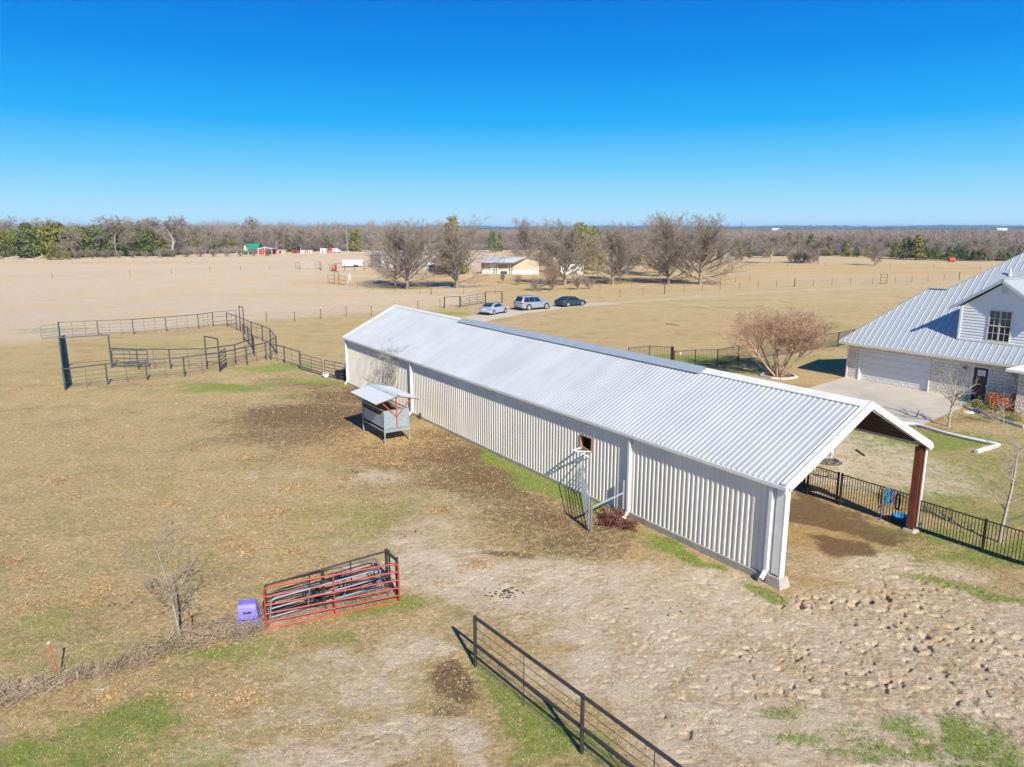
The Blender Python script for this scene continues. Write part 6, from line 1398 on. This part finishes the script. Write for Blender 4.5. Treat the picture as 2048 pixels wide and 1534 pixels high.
# ------------------------------------------------------------------ cars
def car(label, pr, pf, prof, glass, W, paint, rw=.34, wb=2.8, rear_over=.95, suv=False):
    """pr, pf: ground points of the near rear and near front wheels; prof: side outline [(x,z)], x from rear"""
    rzc = math.atan2(pf[1] - pr[1], pf[0] - pr[0]); t = empty('parked_car', (*pr, 0), rzc, label, 'car')
    # local: x forward from rear wheel, y left into the car; near side is y=0
    def sect(f):     # tumblehome: f=0 near side .. 1 far side
        return f * W
    mb = MB(); n = len(prof); ys = [0, .10, W / 2, W - .10, W]; zin = [0, 1, 1.02, 1, 0]
    belt = .98 if suv else .88
    rows = []
    for y, k in zip(ys, (0, 1, 1, 1, 0)):
        row = []
        for x, z in prof:
            zz_ = z; xx = x; yy = y
            if z > belt:      # greenhouse leans in
                lean = (z - belt) * .32; yy = y + (lean if y < W / 2 else -lean if y > W / 2 else 0)
                if k == 0: zz_ = z - .05
            elif k == 0: xx = x * .985 + .02; zz_ = z - (.03 if z > .5 else 0)
            row.append((xx, yy, zz_))
        rows.append(row)
    nv = 0
    for r_ in rows: mb.v += r_
    for a in range(4):
        for i in range(n): j = (i + 1) % n; mb.f.append((a * n + i, a * n + j, (a + 1) * n + j, (a + 1) * n + i))
    mb.f.append(tuple(range(n))[::-1]); mb.f.append(tuple(4 * n + i for i in range(n)))
    body = mb.build('body', paint, t, True, bevel=.03)
    for p_ in body.data.polygons: p_.use_smooth = True
    es = body.modifiers.new('sharp', 'EDGE_SPLIT') if False else None
    # side windows, windscreen, rear window: thin glass set proud of the body
    for side in (0, 1):
        for k, q in enumerate(glass['side']):
            mb = MB(); pts_ = []
            for x, z in q:
                lean = (z - belt) * .32; y = lean - .012 if side == 0 else W - lean + .012; pts_.append((x, y, z))
            mb.poly(pts_); mb.poly([(a, b + (.006 if side == 0 else -.006), c) for a, b, c in pts_][::-1]); mb.build('side_window', M['glass_dark'], t)
    for nm in ('rear_window', 'windscreen'):
        (x0, z0), (x1, z1) = glass[nm]; l0 = max(0, (z0 - belt) * .32) + .14; l1 = (z1 - belt) * .32 + .12
        nx, nz = (z1 - z0), -(x1 - x0); l = math.hypot(nx, nz); nx, nz = nx / l * .05, nz / l * .05
        if nz < 0: nx, nz = -nx, -nz
        mb = MB(); mb.poly([(x0 + nx, l0, z0 + nz), (x0 + nx, W - l0, z0 + nz), (x1 + nx, W - l1, z1 + nz), (x1 + nx, l1, z1 + nz)]); mb.build(nm, M['glass_dark'], t)
    for x in (0, wb):
        for y, s_ in ((0, 1), (W, -1)):
            wh = empty('wheel', (x, y, rw)); wh.parent = t
            mb = MB(); mb.tube((0, -.03 * s_, 0), (0, .22 * s_, 0), rw, 20); mb.build('tyre', M['tyre'], wh, False, .02)
            mb = MB(); mb.tube((0, -.045 * s_, 0), (0, .05 * s_, 0), rw * .68, 18); mb.build('rim', M['rim'], wh)
            mb = MB()
            for k in range(5):
                a = k * 1.2566; mb.poly([(math.cos(a + .35) * rw * .25, -.05 * s_, math.sin(a + .35) * rw * .25), (math.cos(a + .45) * rw * .58, -.05 * s_, math.sin(a + .45) * rw * .58), (math.cos(a + .8) * rw * .58, -.05 * s_, math.sin(a + .8) * rw * .58), (math.cos(a + .9) * rw * .25, -.05 * s_, math.sin(a + .9) * rw * .25)])
            mb.build('spoke_gap', M['dark'], wh)
            mb = MB(); mb.tube((0, .004 * s_, .02), (0, .02 * s_, .02), rw * 1.12, 20); mb.build('wheel_arch', M['dark'], t).location = (x, y - .005 * s_ - .012 * s_, rw)
    xr = -rear_over; zt_ = 1.12 if suv else .86
    for y0, y1 in ((.02, .42), (W - .42, W - .02)):
        mb = MB(); mb.box(xr - .015, xr + .2, y0 - .03 if y0 < .1 else y0, y1 + .03 if y1 > W - .1 else y1, zt_ - .16, zt_ + .02); mb.build('tail_light', M['lamp_red'], t, bevel=.02)
        mb = MB(); xf = max(p[0] for p in prof); mb.box(xf - .32, xf - .03, y0 - .01 if y0 < .1 else y0, y1 + .01 if y1 > W - .1 else y1, .62, .76); mb.build('headlight', M['lamp_clear'], t, bevel=.03)
        mb = MB(); xm = glass['windscreen'][0][0] - .35; yy = -.14 if y0 < .1 else W + .02; mb.box(xm, xm + .14, yy, yy + .16, belt + .02, belt + .16); mb.build('mirror', paint, t, bevel=.03)
    mb = MB(); mb.box(xr - .03, xr + .05, W / 2 - .26, W / 2 + .26, .72 if suv else .66, .87 if suv else .79); mb.build('licence_plate', M['plate'], t)
    mb = MB(); mb.box(xr + .1, max(p[0] for p in prof) - .2, .1, W - .1, .16, .35); mb.build('underbody', M['dark'], t)
    mb = MB(); mb.box(xr - .05, xr + .1, .12, W - .12, .28, .40); mb.build('rear_bumper', M['dark'], t, bevel=.02)
    return t
sed = [(-.95, .32), (-1.0, .62), (-.93, .98), (-.45, 1.06), (.10, 1.36), (.55, 1.46), (1.2, 1.46), (1.6, 1.38), (2.35, .98), (3.1, .86), (3.55, .68), (3.6, .42), (3.45, .26), (3.1, .26), (-.7, .24)]
car('silver blue sedan, leftmost of the three parked cars on the gravel drive', z3(565, 1470), z3(715, 1443), sed,
    dict(side=[[(.05, 1.02), (.95, 1.0), (.95, 1.38), (.60, 1.38), (.25, 1.25)], [(1.0, 1.0), (2.05, .98), (1.62, 1.30), (1.25, 1.38), (1.0, 1.38)]], rear_window=((-.42, 1.08), (.42, 1.44)), windscreen=((2.3, 1.0), (1.58, 1.40))), 1.8, M['silverblue'], .33, 2.75)
suvp = [(-1.15, .42), (-1.2, .8), (-1.12, 1.15), (-.98, 1.45), (-.75, 1.88), (-.4, 1.95), (1.4, 1.95), (1.75, 1.86), (2.5, 1.25), (3.3, 1.18), (3.85, 1.0), (3.98, .72), (3.9, .40), (3.4, .32), (-.8, .32)]
car('large silver suv, middle of the three parked cars on the gravel drive', z3(1010, 1413), z3(1255, 1393), suvp,
    dict(side=[[(-.75, 1.22), (.10, 1.18), (.10, 1.80), (-.55, 1.80)], [(.16, 1.18), (1.05, 1.16), (1.05, 1.80), (.16, 1.80)], [(1.11, 1.16), (2.2, 1.14), (1.66, 1.72), (1.11, 1.80)]], rear_window=((-1.02, 1.28), (-.76, 1.84)), windscreen=((2.45, 1.28), (1.78, 1.84))), 2.0, M['silver'], .42, 3.1, 1.15, True)
aud = [(-1.0, .32), (-1.05, .62), (-.98, .96), (-.70, 1.02), (.0, 1.28), (.55, 1.39), (1.2, 1.40), (1.65, 1.32), (2.4, .95), (3.3, .84), (3.75, .66), (3.8, .42), (3.65, .25), (3.2, .25), (-.7, .24)]
car('dark blue grey fastback, rightmost of the three parked cars', z3(1510, 1368), z3(1725, 1348), aud,
    dict(side=[[(-.05, 1.0), (1.0, .98), (1.0, 1.32), (.55, 1.31), (.15, 1.20)], [(1.05, .98), (2.1, .96), (1.68, 1.24), (1.3, 1.32), (1.05, 1.32)]], rear_window=((-.66, 1.04), (.40, 1.37)), windscreen=((2.35, .97), (1.62, 1.34))), 1.85, M['navy'], .35, 2.85)

# ------------------------------------------------------------------ ground cover: blades, clods, leaves, brush
rg = np.random.default_rng(21)
def scatter(n, ymin, ymax, spread=.78):
    y = ymin * (ymax / ymin) ** rg.uniform(0, 1, n); x = rg.uniform(-spread, spread, n) * y; return x, y
def inbarn(x, y):
    lx = (x - BARN[0]) * LD[0] + (y - BARN[1]) * LD[1]; ly = (x - BARN[0]) * ND[0] + (y - BARN[1]) * ND[1]
    return (lx > -.2) & (lx < 37.3) & (ly > -.15) & (ly < 8.1)
def blades(name, x, y, h, wd, mtl, label, per=3):
    z = zones(x, y); g = gheight(x, y, z); n = len(x)
    c = np.repeat(np.stack([x, y, g - .01], 1), per, 0) + rg.normal(size=(n * per, 3)) * np.array([.03, .03, 0]); hh_ = np.repeat(h, per)[:, None] * rg.uniform(.5, 1.3, (n * per, 1))
    a = rg.uniform(0, 6.28, n * per); s = np.stack([np.cos(a), np.sin(a), a * 0], 1) * wd
    top = c + np.concatenate([rg.normal(size=(n * per, 2)) * hh_ * .55, hh_], 1)
    V = np.stack([c - s, c + s, top], 1).reshape(-1, 3)
    o = newobj(name, mesh_np(name, V, np.arange(len(V)).reshape(-1, 3)), mtl); tag(o, label, kind='stuff'); return o
M['blade_straw'] = mat('dry_grass_blades', (.62, .47, .26), .9, 0, .3, .8, (.38, .27, .13))
M['blade_green'] = mat('green_grass_blades', (.20, .27, .055), .85, 0, .3, 1.2, (.11, .17, .03))
x, y = scatter(120000, 12.5, 60); z = zones(x, y)
keep = ~inbarn(x, y); pg_ = np.clip(z['green'] * 1.2 + (vn(x, y, .5, 61) - .5) * .9, 0, 1); bare = np.maximum(z['mud'], z['tramp'])
isg = keep & (rg.random(len(x)) < pg_ * .75) & (pg_ > .3)
iss = keep & ~isg & (rg.random(len(x)) < (1 - bare * .93) * (.25 + .75 * vn(x, y, .35, 62)) * .7)
sz = lambda yy: .035 + yy * .0009
blades('green_grass', x[isg], y[isg], sz(y[isg]) * 1.25, .006 + .00012 * 25, M['blade_green'], 'green grass patches in the paddock', 4)
blades('dry_grass', x[iss], y[iss], sz(y[iss]), .008, M['blade_straw'], 'dry straw coloured grass covering the paddock', 3)
# clods
def lumps(name, x, y, r, mtl, label, sink=.3):
    z = zones(x, y); g = gheight(x, y, z); n = len(x)
    base = np.array([(1,0,0),(0,1,0),(-1,0,0),(0,-1,0),(0,0,1),(0,0,-1),(.6,.6,.5),(-.6,.6,.45),(-.6,-.6,.5),(.6,-.6,.4)], dtype=float)
    Fb = np.array([(0,6,4),(6,1,4),(1,7,4),(7,2,4),(2,8,4),(8,3,4),(3,9,4),(9,0,4),(0,1,6),(1,2,7),(2,3,8),(3,0,9)])
    V = base[None] * rg.uniform(.6, 1.3, (n, 10, 1)) * r[:, None, None]; a = rg.uniform(0, 6.28, n); c, s = np.cos(a)[:, None], np.sin(a)[:, None]
    X_ = V[:, :, 0] * c - V[:, :, 1] * s; Y_ = V[:, :, 0] * s + V[:, :, 1] * c; V = np.stack([X_ + x[:, None], Y_ + y[:, None], V[:, :, 2] * .7 + g[:, None] + r[:, None] * (.1 - sink * .3)], 2).reshape(-1, 3)
    F_ = (np.arange(n)[:, None, None] * 10 + Fb[None]).reshape(-1, 3)
    return tag(newobj(name, mesh_np(name, V, F_), mtl), label, kind='stuff')
x, y = scatter(110000, 12.5, 34); z = zones(x, y)
k = (rg.random(len(x)) < z['tramp'] ** 1.5 * .6 * (vn(x, y, .5, 71) > .35)) | (rg.random(len(x)) < z['mud'] * .05)
k &= ~(inbarn(x, y) & (rg.random(len(x)) < .7))
lumps('mud_clods', x[k], y[k], .006 + .024 * rg.random(k.sum()) ** 2, M['clod'], 'dried mud clods on the trampled ground')
mx_, my__ = P(1290, 1335); 
lst = [(1260, 1335, .35, 60), (1010, 1187, .3, 45), (870, 962, .25, 20), (700, 946, .3, 25), (705, 945, .3, 20)]
xs, ys = [], []
for px, py, sp, n in [(1010, 1187, .28, 55), (862, 962, .15, 16), (704, 946, .25, 26), (262, 826, .3, 14), (175, 840, .35, 18), (65, 818, .3, 14), (400, 897, .3, 14), (560, 752, .4, 16), (240, 1212, .2, 10), (1140, 985, .2, 10), (1105, 1040, .3, 16), (670, 830, 1.5, 40), (640, 800, 1.5, 40), (1340, 1215, .6, 10), (830, 1075, .4, 8)]:
    X, Y = P(px, py); xs.append(X + rg.normal(size=n) * sp); ys.append(Y + rg.normal(size=n) * sp * .8)
xs = np.concatenate(xs); ys = np.concatenate(ys); lumps('manure', xs, ys, rg.uniform(.02, .055, len(xs)), M['manure'], 'small dark manure lumps scattered in the paddock')
# leaves
x, y = scatter(60000, 12.5, 50); px_ = [(62,1215),(185,1200),(205,1175),(75,1150),(590,1105),(575,1160),(800,930),(405,897),(490,918),(580,975),(470,1090),(500,1100),(340,1010),(470,1033),(120,960),(30,1120),(760,1010),(540,1030),(560,1020),(640,1150),(30,780),(330,1390),(480,1400),(220,1390),(60,1370),(140,1365),(420,1290),(300,1320),(960,1130),(690,960),(880,1020)]
xs = np.concatenate([P(*q)[0] + rg.normal(size=260) * rg.uniform(.15, .4) for q in px_]); ys = np.concatenate([P(*q)[1] + rg.normal(size=260) * rg.uniform(.15, .35) for q in px_]); x = np.concatenate([x, xs]); y = np.concatenate([y, ys]); fl = np.concatenate([np.zeros(len(x) - len(xs)), np.ones(len(xs))])
z = zones(x, y); k = ~inbarn(x, y) & ((rg.random(len(x)) < z['dark'] * .5) | (rg.random(len(x)) < fl * .6) | (rg.random(len(x)) < .03 * (vn(x, y, .8, 81) > .72)))
x, y = x[k], y[k]; g = gheight(x, y, zones(x, y)); n = len(x); a = rg.uniform(0, 6.28, n); s = .022 + .0006 * y
u = np.stack([np.cos(a), np.sin(a), rg.normal(size=n) * .4], 1) * s[:, None]; v = np.stack([-np.sin(a), np.cos(a), rg.normal(size=n) * .4], 1) * s[:, None] * .7; c = np.stack([x, y, g + .02], 1)
V = np.stack([c - u, c - v, c + u, c + v], 1).reshape(-1, 3); tag(newobj('dead_leaves', mesh_np('dead_leaves', V, np.arange(4 * n).reshape(-1, 4)), M['leaf']), 'dead brown leaves and litter', kind='stuff')
# hay scraps trodden round the feeder
n = 5000; X, Y = P(775, 885); x = X + rg.normal(size=n) * 2.0; y = Y + rg.normal(size=n) * 1.5; k = ~inbarn(x, y); x, y = x[k], y[k]; g = gheight(x, y, zones(x, y))
pos = np.stack([x, y, g + .01], 1); V = tuft_strands(pos, 1, .16, .006, 41, .25); tag(newobj('hay_scraps', mesh_np('hay_scraps', V, np.arange(len(V)).reshape(-1, 3)), mat('loose_straw', (.60, .42, .18), .9, 0, .2, 3)), 'loose golden hay scraps trodden round the feeder', kind='stuff')
# brush line of dry vines at lower left
bl = smoothpts([P(-30, 1412), P(60, 1388), P(150, 1362), P(250, 1335), P(350, 1292), P(420, 1275), P(480, 1266), P(515, 1260)], 8)
sg = []
rb = random.Random(31)
for i in range(3400):
    f = rb.random() * (len(bl) - 1); k = int(f); q = lerp(bl[k], bl[min(k + 1, len(bl) - 1)], f - k); w8 = .35 + 1.3 * float(vn(q[0], q[1], 1.1, 55)); x0 = q[0] + rb.gauss(0, .12) * w8; y0 = q[1] + rb.gauss(0, .22) * w8; z0 = abs(rb.gauss(0, .12)) * w8
    dx, dy, dz = rb.gauss(0, 1), rb.gauss(0, 1), rb.gauss(.25, .6); l = math.sqrt(dx*dx+dy*dy+dz*dz) / rb.uniform(.12, .42); r_ = rb.uniform(.004, .009)
    sg.append((x0, y0, z0, x0 + dx / l, y0 + dy / l, max(.01, z0 + dz / l), r_, r_ * .6))
V, F_ = tubes_np(sg, 3); tag(newobj('dry_brush', mesh_np('dry_brush', V, F_), M['vine']), 'tangled dry vines and brush along the old fence line', kind='stuff')
# weeds inside the gate stack and along fence feet
sg = []
for i in range(2600):
    s_ = rb.uniform(.1, Lr - .1); t_ = rb.uniform(.05, .9) * s_ / Lr + .05; q = rp_(s_, t_); h = rb.uniform(.08, .32); sg.append((q[0], q[1], 0, q[0] + rb.gauss(0, .05), q[1] + rb.gauss(0, .05), h, .004, .002))
V, F_ = tubes_np(sg, 3); tag(newobj('dry_weeds', mesh_np('dry_weeds', V, F_), M['vine']), 'dry upright weeds growing through the stacked gates', kind='stuff')

# look-alikes of one treeline spot: tell them apart by their place
same = {}
for o in COL.objects:
    if o.parent is None and o.get('group') and 'tree' in o['group'] + o['label'] and o.get('category') == 'tree': same.setdefault(o['label'], []).append(o)
ORD = {2: ['left one of two', 'right one of two'], 3: ['left one of three', 'middle one of three', 'right one of three'], 4: ['leftmost of four', 'second of four from left', 'third of four from left', 'rightmost of four'], 5: ['leftmost of five', 'second of five from left', 'middle one of five', 'fourth of five from left', 'rightmost of five']}
for l_, os_ in same.items():
    if len(os_) in ORD:
        for q_, o in zip(ORD[len(os_)], sorted(os_, key=lambda o: o.location[0] / o.location[1])): o['label'] = l_ + ', ' + q_
# ------------------------------------------------------------------ haze: the air itself
hm = bpy.data.materials.new('haze_air'); hm.use_nodes = True; ht = hm.node_tree; ht.nodes.clear()
ho_ = ht.nodes.new('ShaderNodeOutputMaterial'); pv = ht.nodes.new('ShaderNodeVolumePrincipled')
pv.inputs['Density'].default_value = .00012; pv.inputs['Color'].default_value = (.38, .64, 1, 1); pv.inputs['Anisotropy'].default_value = .0
ht.links.new(pv.outputs['Volume'], ho_.inputs['Volume'])
mb = MB(); mb.box(-9000, 9000, -600, 9000, -3, 46); hz = mb.build('haze', hm); tag(hz, kind='stuff')
